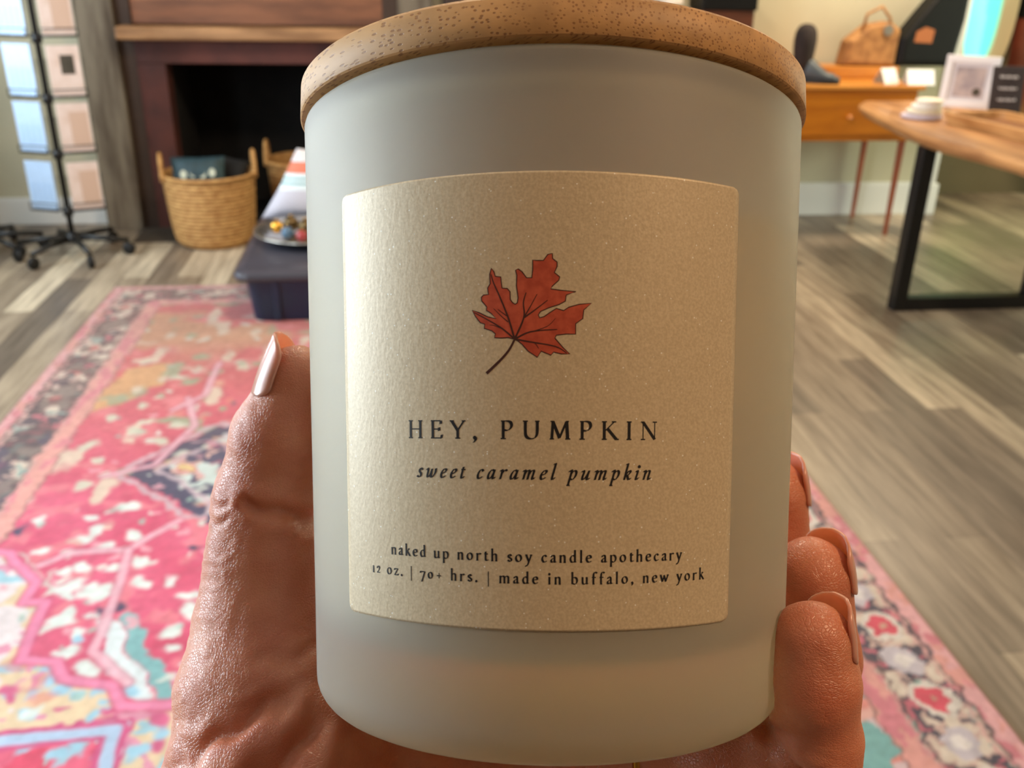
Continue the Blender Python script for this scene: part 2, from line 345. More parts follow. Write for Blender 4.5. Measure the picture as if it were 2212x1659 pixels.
# far window: a pale curved frame round a bright pane, and a low garden pane beneath it
cream = mat('cream_frame_paint', srgb(246, 234, 190), 0.5)
sky_pane = emit_mat('sky_through_pane', srgb(112, 236, 230), 0.80)
garden_pane = emit_mat('garden_through_pane', srgb(190, 222, 120), 4.0)
win = []
for k in range(40):
    a = 2 * PI * k / 40
    cx_, cz_, ex, ez = 3.735, 1.20, 0.185, 0.44
    c, s_ = math.cos(a), math.sin(a)
    q = (abs(c) ** 2.6 + abs(s_) ** 2.6) ** (-1 / 2.6)
    win.append((cx_ + ex * q * c, cz_ + ez * q * s_, c, s_))
vs = []; fs = []
for x, z, c, s_ in win:
    vs += [(x, 5.93, z), (x, 5.97, z), (3.70 + (x - 3.735) * 0.62, 5.93, 1.2 + (z - 1.2) * 0.86), (3.70 + (x - 3.735) * 0.62, 5.97, 1.2 + (z - 1.2) * 0.86)]
for k in range(40):
    j = (k + 1) % 40
    for a, b in ((0, 1), (2, 0), (3, 2), (1, 3)):
        fs.append((k * 4 + a, k * 4 + b, j * 4 + b, j * 4 + a))
wf_ = structure(mesh_obj('window_1', vs, fs, cream))
MB().prism([(3.70 + (x - 3.735) * 0.64, z0) for x, z0, _, _ in [(x, 1.2 + (z - 1.2) * 0.88, 0, 0) for x, z, _, _ in win]], 0, 0.012,
           Matrix(((1, 0, 0, 0), (0, 0, -1, 5.968), (0, 1, 0, 0), (0, 0, 0, 1)))).build('pane', sky_pane, wf_)
lw = structure(MB().span((3.62, 5.94, 0.38), (4.66, 5.97, 0.42)).span((3.62, 5.94, 0.55), (4.66, 5.97, 0.59))
               .span((3.62, 5.94, 0.42), (3.66, 5.97, 0.55)).span((4.62, 5.94, 0.42), (4.66, 5.97, 0.55)).build('window_4', cream))
MB().span((3.66, 5.955, 0.42), (4.62, 5.968, 0.55)).build('pane', garden_pane, lw)

# ================================================================== fireplace
barn = mat('weathered_grey_post', srgb(128, 116, 98), 0.85, col2=srgb(74, 60, 46), vscale=3.0, stretch=(5, 5, 0.8), bump=0.3, bscale=30, bdist=0.004)
cedar = mat('cedar_panel_wood', srgb(160, 104, 70), 0.6, col2=srgb(104, 64, 42), vscale=2.4, stretch=(0.8, 2, 4), bump=0.1, bscale=40)
shelf_w = mat('worn_mantel_wood', srgb(182, 136, 92), 0.6, col2=srgb(138, 98, 62), vscale=5, stretch=(0.8, 3, 5))
maroon = mat('maroon_painted_surround', srgb(96, 48, 38), 0.7, col2=srgb(70, 34, 28), vscale=6)
dbrown = mat('dark_brown_trim', srgb(62, 44, 32), 0.7, var=0.15, vscale=8)
soot = mat('soot_black_brick', srgb(22, 19, 17), 0.95, col2=srgb(12, 11, 10), vscale=12, bump=0.4, bscale=25, bdist=0.006)
hearth_m = mat('dark_hearth_stone', srgb(70, 60, 50), 0.8, var=0.15, vscale=7)
fp = thing('fireplace', 'wide open fireplace with maroon surround, wooden mantel and soot-black firebox', 'fireplace', (-0.7, 5.45, 0))
def fpart(n, m, *spans, bevel=0.004):
    mb = MB()
    for a, b in spans: mb.span((a[0] + 0.7, a[1] - 5.45, a[2]), (b[0] + 0.7, b[1] - 5.45, b[2]))
    return mb.build(n, m, fp, bevel=bevel)
fpart('side_post', barn, ((-1.61, 5.29, 0), (-1.42, 5.45, 2.4)))
fpart('side_post', barn, ((0.02, 5.29, 0), (0.20, 5.45, 2.4)))
fpart('edge_trim', dbrown, ((-1.42, 5.32, 0), (-1.34, 5.45, 2.4)))
fpart('edge_trim', dbrown, ((-0.06, 5.32, 0), (0.02, 5.45, 2.4)))
fpart('overmantel_panel', cedar, ((-1.34, 5.33, 1.07), (-0.06, 5.45, 1.30)), ((-1.34, 5.335, 1.304), (-0.06, 5.45, 1.60)), ((-1.34, 5.33, 1.604), (-0.06, 5.45, 2.4)))
fpart('mantel_shelf', shelf_w, ((-1.40, 5.20, 1.00), (0.0, 5.33, 1.065)), bevel=0.012)
fpart('lintel', maroon, ((-1.34, 5.31, 0.878), (-0.06, 5.45, 1.00)))
fpart('jamb', maroon, ((-1.34, 5.31, 0), (-1.195, 5.45, 0.878)))
fpart('jamb', maroon, ((-0.205, 5.31, 0), (-0.06, 5.45, 0.878)))
fpart('firebox', soot, ((-1.26, 5.45, 0.0), (-1.195, 5.98, 1.0)), ((-0.205, 5.45, 0.0), (-0.14, 5.98, 1.0)), ((-1.26, 5.98, 0), (-0.14, 6.04, 1.0)),
      ((-1.195, 5.45, 0.93), (-0.205, 5.98, 1.0)), ((-1.195, 5.45, 0.0), (-0.205, 5.98, 0.012)))
fpart('hearth', hearth_m, ((-1.42, 5.02, 0.0), (0.02, 5.31, 0.006)), bevel=0.002)
# the firebox recess is a real hole: rebuild the back wall round it
bpy.data.objects.remove(bpy.data.objects['wall_back'])
structure(MB().span((-2.6, 5.45, 0), (-1.262, 5.57, 2.7)).span((-0.138, 5.45, 0), (3.23, 5.57, 2.7)).span((-1.262, 5.45, 1.002), (-0.138, 5.57, 2.7)).build('wall_back', paint))

# ================================================================== card racks
black_metal = mat('black_painted_steel', srgb(16, 16, 17), 0.42)
rubber = mat('black_castor_rubber', srgb(12, 12, 13), 0.6)
def make_rack(label, loc, rz, rows):
    t = thing('card_rack', label, 'card rack', loc, rz, 'spinner card racks')
    MB().lathe([(0.013, 0.075), (0.013, 1.55), (0.018, 1.56), (0.0, 1.57)], 16).build('pole', black_metal, t, True)
    MB().lathe([(0.04, 0.075), (0.045, 0.10), (0.02, 0.125)], 20).build('hub', black_metal, t, True)
    for k in range(6):
        a = R(-58 + 60 * k)
        M_ = Matrix.Rotation(a, 4, 'Z')
        lg = MB().tube([(0.03, 0, 0.095), (0.15, 0, 0.088), (0.265, 0, 0.074)], [0.018, 0.014, 0.012], 8, M=M_).build('leg', black_metal, t, True)
        MB().lathe([(0.008, -0.012), (0.028, -0.012), (0.031, -0.006), (0.031, 0.006), (0.028, 0.012), (0.008, 0.012)], 20,
                   M_ @ Matrix.Translation((0.262, 0, 0.0312)) @ Matrix.Rotation(PI / 2, 4, 'X')).build('castor', rubber, t, True)
    for z in rows:
        MB().lathe([(0.015, z - 0.03), (0.024, z - 0.028), (0.024, z + 0.012), (0.015, z + 0.014)], 16).build('collar', black_metal, t, True)
        for sx in (-1, 1):
            M_ = Matrix.Rotation(R(20 * sx), 4, 'Z')
            h = MB()
            x0, x1 = 0.018 * sx, 0.175 * sx
            h.tube([(x0, -0.012, z), (x1, -0.012, z)], 0.005, 6, M=M_)
            h.tube([(x0, -0.045, z), (x1, -0.045, z)], 0.004, 6, M=M_)
            h.tube([(x0, -0.045, z + 0.035), (x1, -0.045, z + 0.035)], 0.0022, 6, M=M_)
            h.tube([(x1, -0.012, z + 0.17), (x1, -0.012, z), (x1, -0.045, z), (x1, -0.045, z + 0.035)], 0.0025, 6, M=M_)
            h.tube([(x0, -0.012, z + 0.17), (x0, -0.012, z), (x0, -0.045, z), (x0, -0.045, z + 0.035)], 0.0025, 6, M=M_)
            h.build('wire_pocket', black_metal, t, True)
    return t
RX, RY = -1.640, 4.80
rows = (0.235, 0.515, 0.775, 1.045)
make_rack('black wheeled spinner rack full of pale cards left of the fireplace', (RX, RY, 0), 0.0, rows[1:] + (rows[0],))
make_rack('second black wheeled rack cut off by the left picture edge', (-2.085, 4.86, 0), R(20), (0.775, 1.045))
card_w = mat('white_card_stock', srgb(232, 234, 236), 0.5)
card_b = mat('blue_lit_card_stock', srgb(172, 196, 224), 0.45, var=0.04, vscale=30)  # cool window light put into the card colour
card_p = mat('pink_lit_card_stock', srgb(232, 212, 204), 0.5, col2=srgb(214, 188, 174), vscale=9)  # warm pinkish light put into the colour of these cards
ink_grey = mat('grey_card_print', srgb(156, 184, 218), 0.6)
ink_tan = mat('tan_card_print', srgb(204, 172, 152), 0.6)
ink_dark = mat('dark_card_photo', srgb(70, 64, 54), 0.5, var=0.2, vscale=30)
rown = ('bottom', 'third', 'second', 'top')
def card(sx, z, wd_, ht, m, pic, label):
    M_ = Matrix.Translation((RX, RY, 0)) @ Matrix.Rotation(R(20 * sx), 4, 'Z')
    c = M_ @ Vector((0.0975 * sx, -0.029, z + 0.006))
    o = thing('greeting_card', label, 'card', c, R(20 * sx), 'greeting cards on the spinner rack')
    MB().box((0, 0, ht / 2), (wd_, 0.012, ht)).build('card_sheet', m, o, bevel=0.002)
    if pic == 'lines':
        p = MB()
        for i in range(4): p.box((-wd_ * 0.3 + i * wd_ * 0.2, -0.0065, ht * 0.36), (wd_ * 0.09, 0.001, ht * 0.38))
        p.build('print', ink_grey, o)
    elif pic == 'photo':
        MB().box((0.012, -0.0065, ht * 0.62), (wd_ * 0.42, 0.001, ht * 0.38)).build('print', ink_dark, o)
    elif pic == 'panel':
        MB().box((wd_ * 0.14, -0.0065, ht * 0.46), (wd_ * 0.56, 0.001, ht * 0.72)).build('print', ink_tan, o)
    return o
for i, z in enumerate(rows):
    card(-1, z, 0.150, 0.232, card_b, 'lines',
         'pale blue-lit card in the left column of the rack, %s row' % rown[i])
    card(1, z, 0.140, 0.225, card_p, ('panel', 'panel', 'photo', 'panel')[i],
         ('pink-lit card in the right column of the rack, bottom row', 'pink-lit card in the right column, just below the dark-picture card',
          'pink-lit card printed with a small dark square picture, right column of rack', 'pink-lit card in the right column of the rack, top row')[i])

# ================================================================== baskets by the hearth
def wicker_mat(name, c1, c2):
    m = mat(name, c1, 0.75, col2=c2, vscale=26, stretch=(1, 1, 2.2), lo=0.3, hi=0.7)
    nt = m.node_tree; N = nt.nodes; L = nt.links
    tc = N.new('ShaderNodeTexCoord'); wv = N.new('ShaderNodeTexWave'); wv.wave_type = 'BANDS'; wv.bands_direction = 'Z'
    wv.inputs['Scale'].default_value = 16; wv.inputs['Distortion'].default_value = 1.5; wv.inputs['Detail Scale'].default_value = 6
    L.new(tc.outputs['Object'], wv.inputs['Vector'])
    b = N.new('ShaderNodeBump'); b.inputs['Strength'].default_value = 0.6; b.inputs['Distance'].default_value = 0.006
    L.new(wv.outputs['Fac'], b.inputs['Height']); L.new(b.outputs[0], N['Principled BSDF'].inputs['Normal'])
    return m
wicker = wicker_mat('honey_wicker', srgb(212, 164, 100), srgb(164, 112, 58))
def basket(label, loc, rz, r0, r1, h):
    t = thing('wicker_basket', label, 'basket', loc, rz, 'wicker baskets by the hearth')
    prof = []
    n = 26
    for i in range(n + 1):
        k = i / n
        r = r0 + (r1 - r0) * (k ** 0.42)
        prof.append((r - 0.003, h * k)); 
        if i < n: prof.append((r + 0.003, h * (k + 0.5 / n)))
    ins = [(r1 - 0.018, h), (r0 + (r1 - r0) * 0.6 - 0.02, h * 0.4), (r0 - 0.015, 0.02)]
    MB().lathe([(0.01, 0.0)] + prof + ins, 48).build('body', wicker, t, True)
    MB().tube([(r1 * math.cos(2 * PI * k / 40), r1 * math.sin(2 * PI * k / 40), h) for k in range(40)], 0.011, 8, True).build('rim', wicker, t, True)
    for sx in (-1, 1):
        pts = [(sx * (r1 - 0.002), 0.075 * math.cos(a) , h - 0.02 + 0.125 * math.sin(a)) for a in [PI * k / 14 for k in range(15)]]
        MB().tube(pts, 0.011, 8).build('handle', wicker, t, True)
    return t
basket('large honey wicker basket standing in front of the fireplace opening', (-0.985, 5.03, 0.006), R(12), 0.186, 0.232, 0.36)
basket('wicker basket half hidden behind the candle, inside the fireplace', (-0.52, 5.42, 0.012), R(0), 0.17, 0.215, 0.345)
teal_d = mat('dark_teal_cloth', srgb(36, 62, 70), 0.6, var=0.25, vscale=25)
pale_p = mat('pale_print', srgb(196, 200, 180), 0.7)
t = thing('printed_pouch', 'dark teal pouch with pale print in the front wicker basket', 'pouch', (-1.03, 5.00, 0.37), R(6))
pv = []
g = MB()
def pillow(mb, sx, sy, sz, M=None, n=14, pw=2.6):
    vs = []; fs = []
    for s_ in (1, -1):
        base = len(vs)
        for i in range(n + 1):
            for j in range(n + 1):
                u = i / n * 2 - 1; v = j / n * 2 - 1
                hgt = (max(0, 1 - abs(u) ** pw) * max(0, 1 - abs(v) ** pw)) ** 0.45
                vs.append((u * sx * (1 - 0.06 * (1 - abs(v))), s_ * sy * hgt, v * sz * (1 - 0.06 * (1 - abs(u)))))
        for i in range(n):
            for j in range(n):
                a = base + i * (n + 1) + j
                q = (a, a + 1, a + n + 2, a + n + 1)
                fs.append(q if s_ < 0 else q[::-1])
    return mb.add(vs, fs, M)
pillow(MB(), 0.135, 0.05, 0.085, Matrix.Translation((0, 0, 0.0)) @ Matrix.Rotation(R(-20), 4, 'X')).build('cloth_body', teal_d, t, True)
pr = MB()
for i in range(4):
    pr.lathe([(0.004, -0.002), (0.022, -0.002), (0.022, 0.002), (0.004, 0.002)], 14,
             Matrix.Rotation(R(-20), 4, 'X') @ Matrix.Translation((-0.07 + i * 0.047, -0.047, -0.012 + 0.006 * (i % 2))) @ Matrix.Rotation(PI / 2, 4, 'X') @ Matrix.Scale(0.75, 4, (1, 0, 0)))
pr.build('print', pale_p, t)
blk_cloth = mat('black_cloth', srgb(20, 19, 19), 0.9, var=0.2, vscale=30)
cl = MB()
pillow(cl, 0.078, 0.045, 0.065, Matrix.Rotation(R(-35), 4, 'X') @ Matrix.Rotation(R(12), 4, 'Y'))
o = cl.build('folded_cloth', blk_cloth, None, True); o.location = (-0.875, 5.10, 0.365)
tag(o, 'black folded cloth on the right side of the front wicker basket', 'cloth')

# ================================================================== dark blue storage tub with things on it
navy = mat('dark_blue_plastic', srgb(24, 40, 64), 0.28, var=0.08, vscale=8)
navy_lid = mat('dark_slate_plastic_lid', srgb(66, 66, 76), 0.33, var=0.12, vscale=6)
def rrect(x0, x1, y0, y1, r, n=6):
    out = []
    for cx_, cy_, a0 in ((x1 - r, y1 - r, 0), (x0 + r, y1 - r, 90), (x0 + r, y0 + r, 180), (x1 - r, y0 + r, 270)):
        for k in range(n + 1):
            a = R(a0 + 90 * k / n); out.append((cx_ + r * math.cos(a), cy_ + r * math.sin(a)))
    return out
def loft(mb, rings):
    n = len(rings[0][0]); vs = []; fs = []
    for poly, z in rings: vs += [(x, y, z) for x, y in poly]
    for i in range(len(rings) - 1):
        for k in range(n):
            j = (k + 1) % n
            fs.append((i * n + k, i * n + j, (i + 1) * n + j, (i + 1) * n + k))
    fs.append(tuple(range(n - 1, -1, -1))); fs.append(tuple((len(rings) - 1) * n + k for k in range(n)))
    return mb.add(vs, fs)
tub = thing('storage_tub', 'dark blue lidded storage tub on the far end of the rug', 'storage tub', (-0.28, 4.22, 0.008))
loft(MB(), [(rrect(-0.345, 0.345, -0.46, 0.44, 0.05), 0.0), (rrect(-0.365, 0.365, -0.475, 0.455, 0.05), 0.19)]).build('tub_body', navy, tub, False, 0.004)
loft(MB(), [(rrect(-0.405, 0.405, -0.49, 0.48, 0.06), 0.180), (rrect(-0.41, 0.41, -0.495, 0.485, 0.06), 0.195), (rrect(-0.405, 0.405, -0.49, 0.48, 0.06), 0.212),
            (rrect(-0.37, 0.37, -0.455, 0.445, 0.05), 0.222), (rrect(-0.36, 0.36, -0.445, 0.435, 0.05), 0.222)]).build('lid', navy_lid, tub, False, 0.004)
for x in (-0.24, -0.08, 0.08, 0.24): MB().box((x, -0.474, 0.095), (0.03, 0.014, 0.17)).build('rib', navy, tub, bevel=0.004)
silver = mat('polished_pewter', srgb(200, 196, 188), 0.22, metal=0.9, var=0.1, vscale=8)
TZ = 0.2305
o = MB().lathe([(0.01, 0.0), (0.13, 0.0), (0.17, 0.006), (0.245, 0.034), (0.262, 0.040), (0.262, 0.046), (0.24, 0.042), (0.165, 0.014), (0.12, 0.009), (0.0, 0.009)], 56).build('serving_dish', silver, None, True)
o.location = (-0.40, 4.24, TZ); tag(o, 'shiny silver dish of trinkets on the blue storage tub', 'dish')
gold = mat('shiny_gold', srgb(214, 164, 74), 0.2, metal=1.0)
bronze = mat('dark_bronze', srgb(98, 80, 52), 0.3, metal=0.8)
blueg = mat('blue_glaze', srgb(74, 104, 132), 0.2)
redg = mat('red_glaze', srgb(150, 52, 56), 0.25)
for (x, y, r, m, lb) in ((-0.555, 4.22, 0.030, gold, 'gold bauble at the left of the silver dish'), (-0.500, 4.30, 0.036, bronze, 'bronze bauble behind the gold one in the silver dish'),
                         (-0.505, 4.165, 0.028, blueg, 'blue glazed bauble next to the gold one in the dish'), (-0.43, 4.25, 0.036, bronze, 'bronze bauble close to the candle in the silver dish'),
                         (-0.44, 4.14, 0.026, redg, 'red glazed bauble at the front of the silver dish'), (-0.40, 4.33, 0.034, gold, 'gold bauble at the back of the silver dish'),
                         (-0.37, 4.17, 0.030, blueg, 'blue glazed bauble partly hidden by the candle in the dish')):
    dx = math.hypot(x + 0.40, y - 4.24)
    zz = TZ + 0.0102 + max(0, (dx + r * 0.3 - 0.12)) * 0.37 + r * 1.02
    b = thing('bauble', lb, 'bauble', (x, y, zz), 0, 'baubles in the silver dish')
    MB().lathe([(0.001, -r)] + [(r * math.sin(PI * k / 12), -r * math.cos(PI * k / 12)) for k in range(1, 12)] + [(0.001, r)], 20).build('ball', m, b, True)
    MB().lathe([(r * 0.2, r * 0.94), (r * 0.2, r * 1.15), (r * 0.1, r * 1.2)], 10).build('cap', gold, b, True)
def stripe_mat():
    m = bpy.data.materials.new('white_cloth_coral_teal_stripes'); m.use_nodes = True
    nt = m.node_tree; N = nt.nodes; L = nt.links; p = N['Principled BSDF']; p.inputs['Roughness'].default_value = 0.8
    tc = N.new('ShaderNodeTexCoord'); sx = N.new('ShaderNodeSeparateXYZ'); L.new(tc.outputs['Object'], sx.inputs[0])
    mr = N.new('ShaderNodeMapRange'); mr.inputs['From Min'].default_value = -0.165; mr.inputs['From Max'].default_value = 0.165
    L.new(sx.outputs['Z'], mr.inputs['Value'])
    rp = N.new('ShaderNodeValToRGB'); rp.color_ramp.interpolation = 'CONSTANT'
    e = rp.color_ramp.elements; e[0].position = 0; e[0].color = (*srgb(198, 196, 208), 1); e[1].position = 0.95; e[1].color = (*srgb(222, 214, 214), 1)
    for q, c in ((0.42, (222, 232, 236)), (0.50, (120, 172, 176)), (0.53, (222, 232, 236)), (0.57, (120, 172, 176)), (0.60, (222, 232, 236)), (0.66, (214, 122, 96)), (0.82, (220, 210, 212))):
        x = e.new(q); x.color = (*srgb(*c), 1)
    L.new(mr.outputs[0], rp.inputs['Fac']); L.new(rp.outputs[0], p.inputs['Base Color'])
    return m
cu = pillow(MB(), 0.26, 0.085, 0.165)
cu.v = [(x * (1 - 0.72 * (z + 0.165) / 0.33), y, z) for x, y, z in cu.v]
o = cu.build('throw_cushion', stripe_mat(), None, True)
o.location = (-0.41, 4.585, TZ + 0.171); o.rotation_euler = (R(-8), 0, R(-4))
tag(o, 'white cushion with coral and teal stripes leaning behind the silver dish', 'cushion')

# ================================================================== orange wooden desk against the back wall
orange_w = mat('orange_varnished_wood', srgb(196, 116, 24), 0.35, col2=srgb(168, 92, 14), vscale=3, stretch=(0.7, 3, 5), coat=0.15)
orange_t = mat('varnished_desk_top', srgb(206, 140, 62), 0.3, col2=srgb(182, 112, 40), vscale=3, stretch=(0.7, 4, 4), coat=0.2)
leg_w = mat('reddish_leg_wood', srgb(170, 92, 62), 0.45, col2=srgb(140, 70, 44), vscale=6, stretch=(4, 4, 0.8))
desk = thing('wooden_desk', 'orange varnished wooden desk with slim red-brown legs against the wall', 'desk', (2.05, 5.17, 0))
MB().span((-0.78, -0.26, 0.805), (0.77, 0.25, 0.83)).build('desk_top', orange_t, desk, bevel=0.006)
MB().span((-0.75, -0.235, 0.535), (0.745, 0.235, 0.805)).build('apron', orange_w, desk, bevel=0.004)
for x in (-0.37, 0.36):
    d_ = MB().box((x, -0.238, 0.665), (0.66, 0.018, 0.20)).build('drawer', orange_w, desk, bevel=0.004)
    MB().lathe([(0.006, 0), (0.006, 0.014), (0.016, 0.022), (0.014, 0.03), (0.0, 0.033)], 16, Matrix.Translation((x, -0.247, 0.665)) @ Matrix.Rotation(PI / 2, 4, 'X')).build('knob', orange_w, d_, True)
MB().span((-0.78, 0.06, 0.83), (0.77, 0.25, 0.895)).build('raised_ledge', orange_t, desk, bevel=0.006)
for x in (-0.72, 0.715):
    for y in (-0.21, 0.21):
        MB().lathe([(0.014, 0), (0.018, 0.25), (0.022, 0.535)], 4, Matrix.Translation((x, y, 0)) @ Matrix.Rotation(R(45), 4, 'Z')).build('leg', leg_w, desk, bevel=0.003)
LZ = 0.896
boot_b = mat('dark_brown_boot_lining', srgb(40, 28, 24), 0.85, var=0.2, vscale=30)
boot_s = mat('slate_blue_boot_leather', srgb(66, 74, 80), 0.5, var=0.12, vscale=20)
bt = thing('boot', 'slate boot with dark brown shaft near the left of the desk top', 'boot', (2.205, 5.04, 0.831), R(60))
bt.scale = (1.12, 0.86, 1.08)
sh = []
MB().lathe([(0.050, 0.05), (0.060, 0.10), (0.068, 0.16), (0.070, 0.20), (0.064, 0.235), (0.050, 0.258), (0.028, 0.270), (0.004, 0.273)], 28,
           Matrix.Translation((0, 0.045, 0)) @ Matrix.Scale(0.9, 4, (1, 0, 0))).build('shaft', boot_b, bt, True)
bv = []; bf = []
for i in range(15):
    k = i / 14; y = 0.11 - 0.30 * k
    wd_ = 0.046 * (1 - 0.25 * abs(k - 0.7)) * math.sin(PI * min(max(k * 0.9 + 0.07, 0), 1)) ** 0.35
    ht = 0.125 - 0.075 * min(1, max(0, (k - 0.35) / 0.4)) if k > 0.35 else 0.125
    if k > 0.9: ht *= 0.7
    if k < 0.08: ht *= 0.85
    for j in range(16):
        a = PI * 2 * j / 16; s_ = math.sin(a)
        bv.append((wd_ * math.cos(a), y, max(0.018, ht * 0.5 + ht * 0.5 * (abs(s_) ** 0.8) * (1 if s_ > 0 else -1))))
for i in range(14):
    for j in range(16):
        j2 = (j + 1) % 16; bf.append((i * 16 + j, i * 16 + j2, (i + 1) * 16 + j2, (i + 1) * 16 + j))
bf += [tuple(range(15, -1, -1)), tuple(14 * 16 + j for j in range(16))]
MB().add(bv, bf).build('foot', boot_s, bt, True)
MB().prism([(0.05 * math.cos(a) * (1 if math.sin(a) > 0 else 1.05), -0.04 + 0.155 * math.sin(a)) for a in [2 * PI * k / 24 for k in range(24)]], 0, 0.02).build('sole', rubber, bt, bevel=0.003)
straw = mat('tan_woven_bag', srgb(176, 126, 74), 0.8, col2=srgb(140, 94, 52), vscale=18, bump=0.5, bscale=90, bdist=0.004)
def bag(name, label, loc, rz, poly, depth, m, cat='bag'):
    t = thing(name, label, cat, loc, rz)
    n = len(poly); vs = []; fs = []
    lay = ((-0.5, 0.90), (-0.34, 1.0), (0.34, 1.0), (0.5, 0.90))
    cxm = sum(p[0] for p in poly) / n; czm = sum(p[1] for p in poly) / n
    for dy, s_ in lay:
        for x, z in poly: vs.append((cxm + (x - cxm) * s_, dy * depth, max(0, czm + (z - czm) * s_)))
    for i in range(3):
        for k in range(n):
            j = (k + 1) % n; fs.append((i * n + k, i * n + j, (i + 1) * n + j, (i + 1) * n + k))
    fs += [tuple(range(n - 1, -1, -1)), tuple(3 * n + k for k in range(n))]
    MB().add(vs, fs).build('bag_body', m, t, bevel=0.012)
    return t
tb = bag('woven_bag', 'tan woven bag on the desk between the boot and the black bag', (2.635, 5.30, LZ), R(0),
         [(-0.15, 0), (0.16, 0), (0.165, 0.19), (0.10, 0.235), (-0.02, 0.215), (-0.13, 0.13)], 0.13, straw)
MB().tube([(-0.06, -0.05, 0.19), (-0.05, -0.055, 0.27), (0.03, -0.055, 0.31), (0.09, -0.05, 0.25), (0.10, -0.05, 0.21)], 0.009, 8).build('handle', straw, tb, True)
MB().lathe([(0.0, -0.004), (0.028, -0.004), (0.028, 0.004), (0.0, 0.004)], 18, Matrix.Translation((0.08, -0.07, 0.19)) @ Matrix.Rotation(PI / 2, 4, 'X')).build('clasp', mat('grey_metal_clasp', srgb(150, 146, 138), 0.35, metal=0.6), tb, bevel=0.001)
blk_leather = mat('black_leather', srgb(9, 9, 10), 0.55, spec=0.25, var=0.15, vscale=20)
kb = bag('black_bag', 'tall black bag with an orange patch at the right end of the desk', (2.965, 5.30, LZ), R(0),
         [(-0.16, 0), (0.17, 0), (0.20, 0.25), (0.20, 0.42), (0.06, 0.44), (-0.06, 0.28), (-0.16, 0.14)], 0.15, blk_leather)
MB().prism([(-0.055, -0.035), (0.05, -0.04), (0.055, 0.03), (0.0, 0.045), (-0.05, 0.02)], 0, 0.006,
           Matrix.Translation((-0.035, -0.070, 0.165)) @ Matrix.Rotation(PI / 2, 4, 'X')).build('patch', mat('orange_leather_patch', srgb(168, 98, 52), 0.6), kb)
MB().tube([(0.08, -0.03, 0.42), (0.09, -0.04, 0.55), (0.14, -0.03, 0.58), (0.18, -0.03, 0.42)], 0.010, 8).build('strap', blk_leather, kb, True)
for i, (x, y, rz, w_, lb) in enumerate(((2.655, 5.045, 20, 0.105, 'white folded card tipped open on the desk, nearer the boot'), (2.81, 4.985, -8, 0.145, 'white folded card on the desk, nearer the white picture frame'))):
    o = MB()
    for s_ in (-1, 1):
        o.add([(-w_ / 2, 0, 0.075), (w_ / 2, 0, 0.075), (w_ / 2, s_ * 0.045, 0), (-w_ / 2, s_ * 0.045, 0),
               (-w_ / 2, 0.0, 0.0725), (w_ / 2, 0.0, 0.0725), (w_ / 2, s_ * 0.0435, 0), (-w_ / 2, s_ * 0.0435, 0)],
              [(0, 1, 2, 3), (4, 7, 6, 5), (0, 3, 7, 4), (1, 5, 6, 2), (2, 6, 7, 3)])
    o = o.build('folded_card', card_w)
    o.location = (x, y, 0.8305); o.rotation_euler = (0, 0, R(rz))
    tag(o, lb, 'card', 'folded cards on the desk')
case_b = mat('dark_red_brown_wood', srgb(84, 44, 26), 0.5, var=0.2, vscale=6, stretch=(1, 1, 4))
t = thing('wooden_case', 'red-brown wooden case with black lid behind the candle lid', 'case', (1.76, 5.25, LZ))
MB().span((-0.14, -0.12, 0), (0.14, 0.12, 0.285)).build('case_body', case_b, t, bevel=0.005)
MB().span((-0.15, -0.13, 0.285), (0.15, 0.13, 0.40)).build('lid', blk_leather, t, bevel=0.006)
t = thing('table_lamp', 'table lamp with white shade just showing above the candle lid', 'lamp', (1.45, 5.27, LZ))
MB().lathe([(0.07, 0), (0.07, 0.015), (0.02, 0.03), (0.012, 0.10), (0.012, 0.34)], 24).build('base', bronze, t, True)
MB().lathe([(0.095, 0.31), (0.065, 0.50), (0.062, 0.50), (0.092, 0.31)], 32, cap=(False, False)).build('lamp_shade', mat('white_lamp_shade', srgb(236, 228, 220), 0.7), t, True)
t = thing('tall_cabinet', 'dark cabinet beside the fireplace, glimpsed above the candle lid', 'cabinet', (0.78, 5.28, 0))
MB().span((-0.52, -0.15, 0.06), (0.48, 0.14, 1.75)).build('cabinet_body', dbrown, t, bevel=0.005)
MB().span((-0.49, -0.13, 0), (0.45, 0.12, 0.06)).build('plinth', blk_leather, t)
for x in (-0.265, 0.225):
    dd = MB().box((x, -0.158, 0.9), (0.47, 0.018, 1.62)).build('door', dbrown, t, bevel=0.004)
    MB().lathe([(0.006, 0), (0.006, 0.015), (0.014, 0.02), (0.0, 0.03)], 12, Matrix.Translation((x + (0.2 if x < 0 else -0.2), -0.167, 0.95)) @ Matrix.Rotation(PI / 2, 4, 'X')).build('knob', bronze, dd, True)

# ================================================================== live-edge table
slab = mat('live_edge_slab', srgb(190, 138, 86), 0.45, col2=srgb(140, 92, 52), vscale=3.2, stretch=(4, 0.7, 4), bump=0.1, bscale=30, coat=0.1)
tab = thing('slab_table', 'live-edge wooden table on black square steel legs at right', 'table', (2.55, 3.5, 0))
left = [(2.50, 4.76), (2.385, 4.745), (2.31, 4.60), (2.265, 4.38), (2.215, 4.10), (2.175, 3.85), (2.165, 3.62), (2.20, 3.40), (2.225, 3.18), (2.20, 2.95), (2.18, 2.7), (2.20, 2.3)]
right = [(2.96, 2.3), (2.98, 2.8), (2.95, 3.3), (2.97, 3.8), (2.93, 4.3), (2.95, 4.72), (2.75, 4.77)]
lp = [(v.x, v.y) for v in catmull([(x, y, 0) for x, y in left], 4)]
poly = [(x - 2.55, y - 3.5) for x, y in lp + right][::-1]
cxm = sum(p[0] for p in poly) / len(poly); 
inset = [(x + (0.018 if x < 0 else -0.01), y * 0.995) for x, y in poly]
